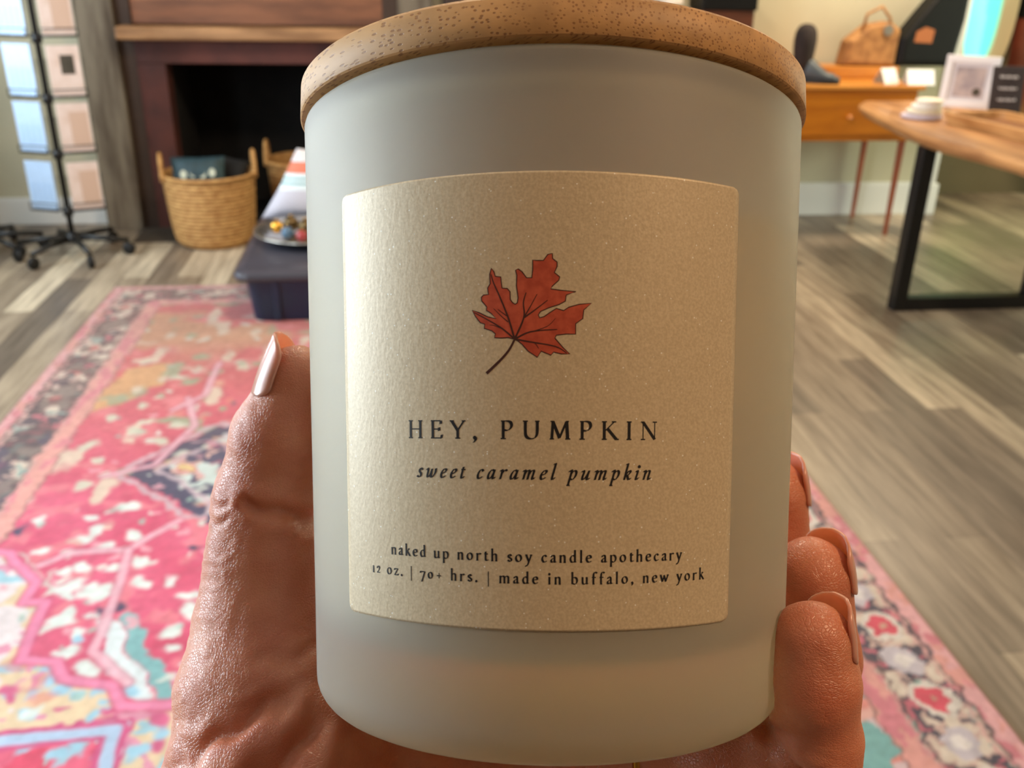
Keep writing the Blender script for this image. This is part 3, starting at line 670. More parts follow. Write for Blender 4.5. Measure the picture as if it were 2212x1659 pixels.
MBt = MB(); loft(MBt, [(inset, 0.722), (poly, 0.742), (poly, 0.758), (inset, 0.772)]); MBt.build('table_top', slab, tab)
for y in (3.74, 2.42):
    f_ = MB(); x0, x1 = 2.175 - 2.55, 2.865 - 2.55
    yy = y - 3.5
    for x in (x0, x1): f_.box((x + 0.03 * (1 if x < 0 else -1), yy, 0.361), (0.06, 0.06, 0.722))
    f_.box(((x0 + x1) / 2, yy, 0.03), (x1 - x0 - 0.12, 0.06, 0.06)); f_.box(((x0 + x1) / 2, yy, 0.717), (x1 - x0 - 0.12, 0.06, 0.010))
    f_.build('leg_frame', black_metal, tab, bevel=0.003)
TT = 0.7725
cloths = [('lavender', srgb(214, 202, 214)), ('cream', srgb(236, 226, 204)), ('white', srgb(240, 236, 230)), ('ivory', srgb(238, 228, 214))]
pos4 = ('at the bottom of the stack on the slab table', 'second from the bottom of the stack on the slab table', 'third up in the stack on the slab table', 'topmost of the stack on the slab table')
z = TT
for i, (nm, col) in enumerate(cloths):
    o = MB()
    rx, ry, th = 0.092 - 0.010 * i, 0.075 - 0.006 * i, 0.022
    prof = [(0.75, 0), (0.95, 0.15), (1.0, 0.5), (0.95, 0.85), (0.75, 1.0)]
    o.lathe([(r, zz * th) for r, zz in prof], 32, Matrix.Translation((0, 0, 0)) @ Matrix.Diagonal((rx, ry, 1, 1)))
    o = o.build('folded_napkin', mat(nm + '_linen', col, 0.85), None, True)
    o.location = (2.395 + 0.006 * i, 4.165 - 0.004 * i, z); o.rotation_euler = (0, 0, R(-15 + 12 * i)); z += th + 0.0004
    tag(o, nm + ' folded napkin ' + pos4[i], 'napkin', 'napkins stacked on the slab table')
pf = thing('picture_frame', 'white square picture frame standing on the slab table', 'picture frame', (2.80, 4.50, TT), R(-38))
wf2 = mat('white_frame_lacquer', srgb(238, 234, 236), 0.4)
M_ = Matrix.Rotation(R(-7), 4, 'X')
S_ = 0.245
fm = MB()
for a, b in (((-S_ / 2, -0.01, 0), (S_ / 2, 0.012, 0.034)), ((-S_ / 2, -0.01, S_ - 0.034), (S_ / 2, 0.012, S_)), ((-S_ / 2, -0.01, 0.034), (-S_ / 2 + 0.034, 0.012, S_ - 0.034)), ((S_ / 2 - 0.034, -0.01, 0.034), (S_ / 2, 0.012, S_ - 0.034))):
    fm.span(a, b, M_)
fm.build('frame', wf2, pf, bevel=0.003)
MB().span((-S_ / 2 + 0.034, 0.0, 0.034), (S_ / 2 - 0.034, 0.008, S_ - 0.034), M_).build('mat_board', mat('grey_mat_board', srgb(214, 208, 212), 0.7), pf)
pc = MB().span((-0.068, -0.0015, 0.052), (0.068, 0.0, 0.192), M_).build('picture', mat('faded_blush_picture', srgb(206, 186, 180), 0.6, col2=srgb(160, 146, 150), vscale=14), pf)
MB().lathe([(0.0, 0), (0.019, 0), (0.019, 0.001), (0, 0.001)], 16, M_ @ Matrix.Translation((0.040, -0.0015, 0.078)) @ Matrix.Rotation(PI / 2, 4, 'X')).build('dark_motif', mat('dark_olive_print', srgb(74, 66, 52), 0.7), pc)
MB().prism([(-0.03, 0), (0.03, 0), (0.008, 0.16), (-0.008, 0.16)], 0, 0.004, Matrix.Translation((0, 0.085, 0.0)) @ Matrix.Rotation(R(110), 4, 'X')).build('easel_back', wf2, pf)
sl = thing('slate_sign', 'dark slate sign with three white scrawled lines on the slab table', 'sign', (2.905, 4.33, TT), R(-12))
M_ = Matrix.Rotation(R(-12), 4, 'X')
slate = mat('dark_slate', srgb(62, 54, 56), 0.7, var=0.15, vscale=12)
MB().span((-0.075, -0.006, 0.0), (0.075, 0.006, 0.215), M_).build('slate_panel', slate, sl, bevel=0.003)
ln = MB()
for i, z_ in enumerate((0.165, 0.112, 0.06)):
    pts = [(-0.042 + 0.084 * k / 24, -0.0075, z_ + 0.008 * math.sin(k * 1.9 + i) * (0.6 + 0.4 * math.sin(k * 0.7 + i * 2))) for k in range(25)]
    ln.tube(pts, 0.0028, 5, M=M_)
ln.build('chalk_lines', mat('white_chalk', srgb(206, 202, 204), 0.8), sl)
ty = thing('wooden_tray', 'long shallow wooden tray lying along the slab table', 'tray', (2.64, 3.60, TT), R(6))
tray_m = mat('tray_wood', srgb(206, 156, 100), 0.5, col2=srgb(164, 112, 62), vscale=5, stretch=(3, 0.8, 3))
tray_d = mat('dark_tray_inside', srgb(140, 88, 48), 0.5, col2=srgb(110, 66, 34), vscale=5, stretch=(3, 0.8, 3))
o1 = rrect(-0.15, 0.15, -0.48, 0.48, 0.05); o2 = rrect(-0.165, 0.165, -0.495, 0.495, 0.05); i1 = rrect(-0.135, 0.135, -0.465, 0.465, 0.045); i2 = rrect(-0.125, 0.125, -0.455, 0.455, 0.045)
loft(MB(), [(o1, 0.0), (o2, 0.045), (i1, 0.045), (i2, 0.012)]).build('tray_rim', tray_m, ty)
MB().prism(rrect(-0.124, 0.124, -0.454, 0.454, 0.045), 0.012, 0.0145).build('tray_bottom', tray_d, ty)
lf = mat('sage_green_herb', srgb(96, 100, 62), 0.8, var=0.3, vscale=30)
hb = MB()
random.seed(4)
for k in range(9):
    a = random.uniform(0, 6.28); r_ = random.uniform(0.008, 0.03)
    hb.lathe([(0.001, 0), (0.011, 0.006), (0.012, 0.012), (0.001, 0.02)], 8, Matrix.Translation((r_ * math.cos(a), r_ * math.sin(a), 0)) @ Matrix.Rotation(random.uniform(-0.5, 0.5), 4, 'X'))
o = hb.build('herb_bundle', lf, None, True); o.location = (2.60, 4.29, TT); o['kind'] = 'stuff'
tag(o, 'small olive sprig at the foot of the white picture frame', 'sprig')
# dark cabinet at the far right edge
t = thing('wall_cabinet', 'red-brown wall cabinet with black top at the right picture edge', 'cabinet', (4.22, 5.785, 0))
MB().span((-0.27, -0.18, 0.49), (0.40, 0.183, 1.13)).build('cabinet_body', mat('brick_red_wood', srgb(120, 56, 40), 0.5, var=0.2, vscale=6), t, bevel=0.005)
MB().span((-0.28, -0.19, 1.13), (0.41, 0.183, 1.32)).build('cabinet_top', blk_leather, t, bevel=0.005)

# ================================================================== patterned rug
def hash2(ix, iy, seed):
    h = (ix * 374761393 + iy * 668265263 + seed * 1442695041) & 0xFFFFFFFF
    h = ((h ^ (h >> 13)) * 1274126177) & 0xFFFFFFFF
    return ((h ^ (h >> 16)) & 0xFFFF) / 65535.0
def vnoise(x, y, seed):
    ix = np.floor(x).astype(np.int64); iy = np.floor(y).astype(np.int64)
    fx = x - ix; fy = y - iy; fx = fx * fx * (3 - 2 * fx); fy = fy * fy * (3 - 2 * fy)
    a = hash2(ix, iy, seed); b = hash2(ix + 1, iy, seed); c = hash2(ix, iy + 1, seed); d = hash2(ix + 1, iy + 1, seed)
    return (a * (1 - fx) + b * fx) * (1 - fy) + (c * (1 - fx) + d * fx) * fy
def fbm(x, y, seed, o=3):
    s = 0; a = 0.5; t = 0
    for i in range(o):
        s = s + a * vnoise(x * 2 ** i, y * 2 ** i, seed + i * 7); t += a; a *= 0.5
    return s / t
def inpoly(x, y, P):
    r = np.zeros(x.shape, bool)
    for i in range(len(P)):
        x0, y0 = P[i - 1]; x1, y1 = P[i]
        if y0 == y1: continue
        r ^= ((y0 > y) != (y1 > y)) & (x < (x1 - x0) * (y - y0) / (y1 - y0) + x0)
    return r
def dline(x, y, P):
    d = np.full(x.shape, 9.0)
    for (x0, y0), (x1, y1) in zip(P[:-1], P[1:]):
        dx, dy = x1 - x0, y1 - y0; t = np.clip(((x - x0) * dx + (y - y0) * dy) / (dx * dx + dy * dy + 1e-12), 0, 1)
        d = np.minimum(d, np.hypot(x - x0 - t * dx, y - y0 - t * dy))
    return d
X0, X1, Y0, Y1 = -1.313, 1.197, 0.90, 4.26
STEP = 0.005
nx = int(round((X1 - X0) / STEP)) + 1; ny = int(round((Y1 - Y0) / STEP)) + 1
gx, gy = np.meshgrid(np.linspace(X0, X1, nx), np.linspace(Y0, Y1, ny))
wx = gx + 0.018 * (fbm(gx * 22, gy * 22, 1) - 0.5) + 0.016 * (vnoise(gx * 60, gy * 60, 5) - 0.5)
wy = gy + 0.018 * (fbm(gx * 22, gy * 22, 2) - 0.5) + 0.016 * (vnoise(gx * 60, gy * 60, 6) - 0.5)
col = np.zeros(gx.shape + (3,))
def K(*c): return np.array(srgb(*c))
def put(mask, c, a=1.0):
    m = (np.clip(mask, 0, 1) * a)[..., None] if mask.dtype != bool else (mask * a)[..., None]
    global col
    col = col * (1 - m) + np.asarray(c) * m
def soft(d, w, s=0.006): return np.clip((w - d) / s + 0.5, 0, 1)
def blob(P, c, rx, ry, a=1.0, jit=0.35):
    for i, (px, py) in enumerate(P):
        k = 1 + jit * (((i * 37) % 11) / 5.5 - 1); an = (i * 1.7) % 3.14
        ca, sa = math.cos(an), math.sin(an)
        du = (wx - px) * ca + (wy - py) * sa; dv = -(wx - px) * sa + (wy - py) * ca
        put(np.clip((1 - np.hypot(du / (rx * k), dv / (ry * k))) * 2.2 + 0.1, 0, 1), c, a)
crim, rose, coral = K(206, 50, 96), K(232, 98, 138), K(222, 98, 88)
n1 = fbm(wx * 7, wy * 7, 11)[..., None]; n2 = fbm(wx * 16, wy * 16, 15)[..., None]
col = crim * (1 - n1) + rose * n1
far = np.clip((gy - 2.3) / 0.9, 0, 1)[..., None]
col = col * (1 - 0.75 * far) + (coral * n2 + K(198, 70, 84) * (1 - n2)) * 0.75 * far
put(np.clip((n2[..., 0] - 0.56) * 9, 0, 1), K(238, 140, 150), 0.55)
# far end: tan and green wash
put(np.clip((gy - 3.25) * 3, 0, 1) * np.clip((fbm(wx * 5, wy * 5, 21) - 0.42) * 7, 0, 1), K(208, 160, 118), 0.85)
put(inpoly(wx, wy, RUG_YEL), K(222, 176, 112), 0.85)
put(np.clip((vnoise(wx * 13, wy * 13, 33) - 0.74) * 9, 0, 1) * (gy > 2.6), K(150, 172, 140), 0.9)
put(np.clip((vnoise(wx * 15, wy * 11, 35) - 0.76) * 9, 0, 1) * (gy > 2.2), K(226, 210, 190), 0.9)
# medallion in navy, cream and pink
NL = [(-0.30, 3.02)] + RUG_NAVY[:7] + [(-0.30, 1.95)]
HEX = NL + [(-0.116 - x, y) for x, y in NL[::-1]]
nav = inpoly(wx, wy, HEX)
t = fbm(wx * 17, wy * 17, 41)
put(nav, K(222, 178, 170)); core = inpoly(wx, wy, [(-0.36, 2.45), (-0.06, 2.85), (0.24, 2.45), (-0.06, 2.10)])
put(nav & (t > 0.53), K(46, 54, 96)); put(nav & (t < 0.36), K(206, 98, 118)); put(nav & (t < 0.30), K(226, 196, 136))
put(nav & (vnoise(wx * 26, wy * 26, 44) > 0.78), K(204, 222, 220))
put(core, K(206, 70, 98)); put(core & (t > 0.55), K(226, 206, 196)); put(soft(dline(-0.116 - wx, wy, RUG_NAVYLINE), 0.026), K(38, 46, 88))
put(soft(dline(wx, wy, RUG_NAVYLINE), 0.026), K(38, 46, 88)); put(soft(np.abs(dline(wx, wy, RUG_NAVYLINE) - 0.045), 0.010), K(206, 184, 196), 0.85)
# cream spandrel below the stepped pink outline
poly = RUG_EDGE + [(1.3, 1.49), (1.3, 0.5), (-1.6, 0.5), (-1.6, 2.2)]
cr = inpoly(wx, wy, poly)
put(cr, K(232, 208, 172)); put(cr & (fbm(wx * 12, wy * 12, 51) > 0.55), K(232, 222, 226))
put(cr & (fbm(wx * 19, wy * 19, 55) > 0.66), K(226, 150, 178)); put(cr & (fbm(wx * 21, wy * 21, 58) > 0.68), K(160, 206, 224))
bx = inpoly(wx, wy, RUG_BOX)
put(bx, K(232, 92, 128)); put(bx & (fbm(wx * 15, wy * 15, 61) > 0.58), K(220, 60, 100)); put(bx & (fbm(wx * 20, wy * 20, 63) > 0.64), K(150, 206, 210))
put(soft(dline(wx, wy, RUG_BOX[1:4]), 0.016), K(176, 204, 236)); put(soft(np.abs(dline(wx, wy, RUG_BOX[1:4]) - 0.022), 0.006), K(206, 70, 130))
put(soft(dline(wx, wy, RUG_BOXSTEM), 0.010), K(170, 206, 226))
put(soft(dline(wx + 0.03, wy + 0.01, RUG_PLUME), 0.022), K(224, 238, 244)); put(soft(dline(wx - 0.012, wy - 0.01, RUG_PLUME), 0.018), K(122, 184, 190))
blob(RUG_WHITE, K(226, 238, 236), 0.034, 0.022); blob(RUG_WHITE2, K(214, 220, 200), 0.036, 0.022, 0.9)
blob(RUG_GREEN, K(152, 176, 148), 0.034, 0.022, 0.8); blob(RUG_BLUE, K(158, 210, 236), 0.026, 0.018)
blob(RUG_PINKDOT, K(214, 90, 140), 0.026, 0.018); blob(RUG_NAVYDOT, K(44, 50, 92), 0.026, 0.018)
random.seed(12)
rp_ = [(random.uniform(-0.9, 0.95), random.uniform(1.6, 4.0)) for _ in range(130)]
rp_ = [p for p in rp_ if not (p[0] < -0.45 and p[1] < 2.45)]
blob(rp_[:60], K(220, 226, 214), 0.026, 0.016, 0.85); blob(rp_[60:90], K(158, 186, 170), 0.024, 0.016, 0.8); blob(rp_[90:], K(232, 180, 150), 0.028, 0.018, 0.7)
near = [(random.uniform(-1.0, -0.25), random.uniform(1.5, 3.0)) for _ in range(150)]
blob(near[:50], K(238, 170, 186), 0.020, 0.011, 0.8); blob(near[50:85], K(226, 236, 230), 0.016, 0.011, 0.85); blob(near[85:110], K(160, 196, 186), 0.016, 0.010, 0.8)
blob(near[110:135], K(214, 96, 128), 0.030, 0.016, 0.5); blob(near[135:], K(226, 128, 116), 0.034, 0.02, 0.6)
for i in range(9):
    px, py = random.uniform(-1.0, -0.3), random.uniform(1.55, 3.6); an = random.uniform(0, 6.28); P_ = [(px, py)]
    for k in range(4):
        an += random.uniform(-0.9, 0.9); px += 0.05 * math.cos(an); py += 0.05 * math.sin(an); P_.append((px, py))
    put(soft(dline(wx, wy, P_), 0.0045), K(236, 186, 200) if i % 3 else K(212, 226, 216), 0.75)
mx_ = gx + 0.012 * (fbm(gx * 14, gy * 14, 3) - 0.5); my_ = gy + 0.012 * (fbm(gx * 14, gy * 14, 4) - 0.5)
put(soft(dline(mx_, my_, RUG_EDGE), 0.013), K(240, 138, 180)); put(soft(np.abs(dline(mx_, my_, RUG_EDGE) - 0.014), 0.004), K(206, 70, 116), 0.8)
for S_ in (RUG_STEM1, RUG_STEM2, RUG_STEM3, RUG_STEM4):
    put(soft(dline(mx_, my_, S_), 0.012), K(236, 182, 200), 0.9); put(soft(np.abs(dline(mx_, my_, S_) - 0.013), 0.003), K(188, 60, 100), 0.6)
put(soft(dline(mx_, my_, RUG_BOX[1:4]), 0.015), K(176, 204, 236)); put(soft(np.abs(dline(mx_, my_, RUG_BOX[1:4]) - 0.020), 0.006), K(206, 70, 130))
# teal corner at the near right
tc_ = inpoly(wx, wy, [(0.60, 0.5), (0.60, 1.25), (0.80, 1.62), (0.95, 1.72), (1.0, 1.72), (1.0, 0.5)])
put(tc_, K(122, 184, 184)); put(tc_ & (fbm(wx * 13, wy * 13, 71) > 0.55), K(236, 150, 140)); put(tc_ & (fbm(wx * 18, wy * 18, 73) > 0.64), K(226, 200, 206))
put(soft(dline(wx, wy, [(0.70, 1.30), (0.98, 1.38)]), 0.012), K(240, 186, 176))
put(soft(dline(wx, wy, [(0.74, 1.52), (0.96, 1.62)]), 0.010), K(240, 186, 176))
# borders
dl = np.minimum(np.minimum(wx - X0, X1 - wx), np.minimum(wy - Y0, Y1 - wy))
de = np.minimum(np.minimum(gx - X0, X1 - gx), np.minimum(gy - Y0, Y1 - gy))
along = np.where((gx - X0 < 0.26) | (X1 - gx < 0.26), wy, wx)
across = dl
mb_ = (dl > 0.05) & (dl < 0.20)
t = fbm(wx * 24, wy * 24, 81)
put(dl < 0.265, K(232, 164, 156)); put((dl < 0.265) & (fbm(wx * 40, wy * 14, 83) > 0.55), K(222, 132, 146))
put((dl < 0.05) & (fbm(wx * 46, wy * 20, 85) > 0.5), K(238, 178, 182))
put(mb_, K(64, 62, 80)); put(mb_ & (t > 0.50), K(206, 176, 166)); put(mb_ & (t > 0.60), K(226, 212, 196)); put(mb_ & (t < 0.33), K(206, 104, 122)); put(mb_ & (vnoise(wx * 30, wy * 30, 88) > 0.8), K(150, 178, 172))
per = 0.235
ph = ((along - 1.512) / per) % 1.0 - 0.5
for off, w_ in ((0.0, 1.0),):
    q = np.hypot(ph * per / 0.052, (dl - 0.118) / 0.045)
    rs = gx > 0; lf = ~rs & (vnoise(gx * 9, gy * 9, 111) > 0.45)
    put(mb_ & lf & (q < 0.9), K(206, 186, 170)); put(mb_ & lf & (q < 0.5), K(206, 104, 108)); mb2 = mb_; mb_ = mb_ & rs
    put(mb_ & (q < 1.0), K(230, 222, 214)); put(mb_ & (q < 0.70), K(222, 74, 96)); put(mb_ & (q < 0.2), K(206, 160, 140))
ph2 = ((along - 1.512) / per + 0.5) % 1.0 - 0.5
q = np.hypot(ph2 * per / 0.044, (dl - 0.125) / 0.040)
put(mb_ & (q < 1.0), K(204, 196, 206)); put(mb_ & (q < 0.45), K(238, 232, 230)); mb_ = mb2
big = fbm(wx * 9, wy * 9, 115)
put(mb_ & (gx < 0) & (big > 0.56), K(52, 46, 56), 0.75); put(mb_ & (gx < 0) & (gy < 2.9) & (fbm(wx * 8, wy * 8, 117) > 0.58), K(40, 46, 84), 0.85)
for d_, c in ((0.05, (110, 84, 84)), (0.062, (228, 170, 166)), (0.192, (110, 84, 84)), (0.205, (214, 160, 156)), (0.262, (150, 110, 108))):
    put(soft(np.abs(dl - d_), 0.003, 0.004), K(*c))
put(de < 0.008, K(170, 110, 108))
# rug tone: random wear, and the light's dulling painted in towards the far end
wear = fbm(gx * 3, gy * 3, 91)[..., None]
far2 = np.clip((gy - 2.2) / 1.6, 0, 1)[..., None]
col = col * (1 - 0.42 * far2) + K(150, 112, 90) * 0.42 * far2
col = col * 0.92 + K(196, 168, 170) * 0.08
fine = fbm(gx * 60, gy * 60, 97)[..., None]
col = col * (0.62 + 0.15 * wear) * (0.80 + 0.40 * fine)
zt = 0.007 + 0.0014 * (vnoise(gx * 90, gy * 90, 95) - 0.5)
zt[0, :] = zt[-1, :] = 0.0005; zt[:, 0] = zt[:, -1] = 0.0005
verts = np.stack([gx, gy, zt], -1).reshape(-1, 3)
ii = np.arange(nx * ny).reshape(ny, nx)
faces = np.stack([ii[:-1, :-1], ii[:-1, 1:], ii[1:, 1:], ii[1:, :-1]], -1).reshape(-1, 4)
me = bpy.data.meshes.new('area_rug')
me.vertices.add(len(verts)); me.vertices.foreach_set('co', verts.ravel())
me.loops.add(faces.size); me.loops.foreach_set('vertex_index', faces.ravel())
me.polygons.add(len(faces)); me.polygons.foreach_set('loop_start', np.arange(0, faces.size, 4)); me.polygons.foreach_set('loop_total', np.full(len(faces), 4))
me.update(calc_edges=True)
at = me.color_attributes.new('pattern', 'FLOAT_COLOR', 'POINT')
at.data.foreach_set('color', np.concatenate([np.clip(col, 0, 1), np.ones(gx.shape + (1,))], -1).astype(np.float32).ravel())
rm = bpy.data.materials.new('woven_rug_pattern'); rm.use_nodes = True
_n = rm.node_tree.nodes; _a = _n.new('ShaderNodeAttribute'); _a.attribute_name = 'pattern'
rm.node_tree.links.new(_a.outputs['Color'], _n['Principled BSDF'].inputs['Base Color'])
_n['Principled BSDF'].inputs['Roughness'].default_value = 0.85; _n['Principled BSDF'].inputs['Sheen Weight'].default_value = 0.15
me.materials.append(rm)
rug = bpy.data.objects.new('area_rug', me); C.objects.link(rug)
tag(rug, 'large pink, crimson and navy patterned rug with flowered border on the plank floor', 'rug')

# ================================================================== candle
JA, JF, JR = Vector(JAR_A), Vector(JAR_F), Vector(JAR_R)
JF = (JF - JA * JF.dot(JA)).normalized(); JR = JF.cross(JA) * -1
if JR.x < 0: JR = -JR
# local axes of the jar: x = right, -y = towards the viewer, z = up its axis
JM = Matrix(((JR.x, -JF.x, JA.x, JAR_P[0]), (JR.y, -JF.y, JA.y, JAR_P[1]), (JR.z, -JF.z, JA.z, JAR_P[2]), (0, 0, 0, 1)))
HJ, RB_, RT_ = 0.102, 0.0409, 0.0450
def wall_r(s): return RB_ + (RT_ - RB_) * s / HJ
candle = thing('candle', 'frosted glass jar candle with bamboo lid and cream leaf label, held in the hand', 'candle')
candle.matrix_world = JM

def frosted():
    m = bpy.data.materials.new('frosted_glass'); m.use_nodes = True
    nt = m.node_tree; N = nt.nodes; L = nt.links; p = N['Principled BSDF']
    p.inputs['Base Color'].default_value = (0.88, 0.84, 0.76, 1)
    p.inputs['Roughness'].default_value = 0.55
    p.inputs['IOR'].default_value = 1.45
    p.inputs['Transmission Weight'].default_value = 1.0
    d = N.new('ShaderNodeBsdfDiffuse'); d.inputs['Color'].default_value = (0.78, 0.79, 0.76, 1)
    tl = N.new('ShaderNodeBsdfTranslucent'); tl.inputs['Color'].default_value = (0.88, 0.90, 0.87, 1)
    a = N.new('ShaderNodeMixShader'); a.inputs[0].default_value = 0.15
    L.new(d.outputs[0], a.inputs[1]); L.new(tl.outputs[0], a.inputs[2])
    b = N.new('ShaderNodeMixShader'); b.inputs[0].default_value = 0.26
    L.new(p.outputs[0], b.inputs[1]); L.new(a.outputs[0], b.inputs[2])
    va = N.new('ShaderNodeVolumeAbsorption'); va.inputs['Color'].default_value = (0.84, 0.79, 0.60, 1); va.inputs['Density'].default_value = 50
    L.new(va.outputs[0], N['Material Output'].inputs['Volume'])
    L.new(b.outputs[0], N['Material Output'].inputs[0])
    return m
prof = [(0.0005, 0.0), (0.0340, 0.0)]
for k in range(9):
    a = R(-90 + 90 * k / 8); prof.append((0.0352 + 0.0060 * math.cos(a), 0.0060 + 0.0060 * math.sin(a)))
prof += [(wall_r(s), s) for s in (0.02, 0.05, 0.08, 0.1010)]
prof += [(RT_ - 0.0002, 0.1016), (RT_ - 0.0008, 0.1021), (RT_ - 0.0022, 0.1022), (RT_ - 0.0032, 0.1012), (RT_ - 0.0036, 0.0995)]
prof += [(wall_r(s) - 0.0036, s) for s in (0.08, 0.05, 0.02)]
prof += [(0.0366, 0.0165), (0.0345, 0.0145), (0.030, 0.0138), (0.0005, 0.0135)]
jar = MB().lathe(prof, 128, cap=(True, True)).build('jar', frosted(), candle, True)
wax_m = bpy.data.materials.new('cream_soy_wax'); wax_m.use_nodes = True
_p = wax_m.node_tree.nodes['Principled BSDF']
_p.inputs['Base Color'].default_value = (*srgb(252, 228, 168), 1); _p.inputs['Roughness'].default_value = 0.5
_p.inputs['Subsurface Weight'].default_value = 0.0
wr = lambda s: wall_r(s) - 0.0039
MB().lathe([(0.0005, 0.0142), (0.030, 0.0146), (0.0343, 0.0154), (0.0362, 0.0172), (wr(0.02), 0.0205), (wr(0.05), 0.05), (wr(0.0815), 0.0815), (wr(0.0815) - 0.002, 0.0800), (0.02, 0.0795), (0.0005, 0.0795)], 96).build('wax', wax_m, candle, True)
MB().tube([(0.001, 0.0, 0.0795), (0.0015, 0.0005, 0.086), (0.001, 0.002, 0.090)], 0.0011, 8).build('wick', mat('pale_cotton_wick', srgb(220, 210, 190), 0.9), candle, True)

def bamboo(name, dark):
    m = bpy.data.materials.new(name); m.use_nodes = True
    nt = m.node_tree; N = nt.nodes; L = nt.links; p = N['Principled BSDF']; p.inputs['Roughness'].default_value = 0.55
    tc = N.new('ShaderNodeTexCoord')
    rot = N.new('ShaderNodeMapping'); rot.inputs['Rotation'].default_value = (0, 0, R(-38))
    L.new(tc.outputs['Object'], rot.inputs['Vector'])
    st = N.new('ShaderNodeMapping'); st.inputs['Scale'].default_value = (1.0, 0.24, 0.95)
    L.new(rot.outputs[0], st.inputs['Vector'])
    vo = N.new('ShaderNodeTexVoronoi'); vo.inputs['Scale'].default_value = 1750; vo.inputs['Randomness'].default_value = 0.85
    L.new(st.outputs[0], vo.inputs['Vector'])
    rp = N.new('ShaderNodeValToRGB'); rp.color_ramp.elements[0].position = 0.24; rp.color_ramp.elements[1].position = 0.36
    rp.color_ramp.elements[0].color = (0, 0, 0, 1); rp.color_ramp.elements[1].color = (1, 1, 1, 1)
    L.new(vo.outputs['Distance'], rp.inputs['Fac'])
    st2 = N.new('ShaderNodeMapping'); st2.inputs['Scale'].default_value = (1.0, 0.06, 1.0)
    L.new(rot.outputs[0], st2.inputs['Vector'])
    no = N.new('ShaderNodeTexNoise'); no.inputs['Scale'].default_value = 260; no.inputs['Detail'].default_value = 5
    L.new(st2.outputs[0], no.inputs['Vector'])
    big = N.new('ShaderNodeTexNoise'); big.inputs['Scale'].default_value = 90; L.new(rot.outputs[0], big.inputs['Vector'])
    c1 = N.new('ShaderNodeValToRGB')
    c1.color_ramp.elements[0].position = 0.3; c1.color_ramp.elements[1].position = 0.7
    base = srgb(206, 158, 102) if not dark else srgb(150, 110, 70)
    c1.color_ramp.elements[0].color = (*[x * 0.78 for x in base], 1); c1.color_ramp.elements[1].color = (*[x * 1.12 for x in base], 1)
    L.new(no.outputs['Fac'], c1.inputs['Fac'])
    mx = N.new('ShaderNodeMix'); mx.data_type = 'RGBA'
    pore = srgb(160, 112, 66)
    mx.inputs['A'].default_value = (*pore, 1); L.new(c1.outputs[0], mx.inputs['B'])
    # pores come and go in patches
    ad = N.new('ShaderNodeMath'); ad.operation = 'ADD'; ad.use_clamp = True
    cl = N.new('ShaderNodeMapRange'); cl.inputs['From Min'].default_value = 0.52; cl.inputs['From Max'].default_value = 0.75; cl.inputs['To Max'].default_value = 0.7
    L.new(big.outputs['Fac'], cl.inputs['Value'])
    L.new(rp.outputs[0], ad.inputs[0]); L.new(cl.outputs[0], ad.inputs[1]); L.new(ad.outputs[0], mx.inputs['Factor'])
    L.new(mx.outputs['Result'], p.inputs['Base Color'])
    b = N.new('ShaderNodeBump'); b.inputs['Strength'].default_value = 0.25; b.inputs['Distance'].default_value = 0.0002
    L.new(ad.outputs[0], b.inputs['Height']); L.new(b.outputs[0], p.inputs['Normal'])
    return m
RL = 0.0457
lid_prof = [(0.0005, 0.1026), (RL - 0.00025, 0.1026), (RL, 0.10285), (RL, 0.1082), (RL - 0.0006, 0.1088), (0.0005, 0.1089)]
lid = MB().lathe(lid_prof, 160).build('lid', bamboo('bamboo_wood', False), candle, False)
for pl in lid.data.polygons:
    pl.use_smooth = len(pl.vertices) == 4 and abs(pl.normal.z) < 0.5
# small chips along the lower edge of the lid
random.seed(8)
MB().lathe([(0.0005, 0.0950), (0.0380, 0.0950), (0.0390, 0.0960), (0.0390, 0.1026), (0.0005, 0.1026)], 96).build('plug', bamboo('bamboo_plug', True), lid, True)
MB().tube([(0.0392 * math.cos(2 * PI * k / 64), 0.0392 * math.sin(2 * PI * k / 64), 0.0985) for k in range(64)], 0.0013, 8, True).build('seal_ring', mat('clear_silicone', srgb(214, 206, 190), 0.3), lid, True)

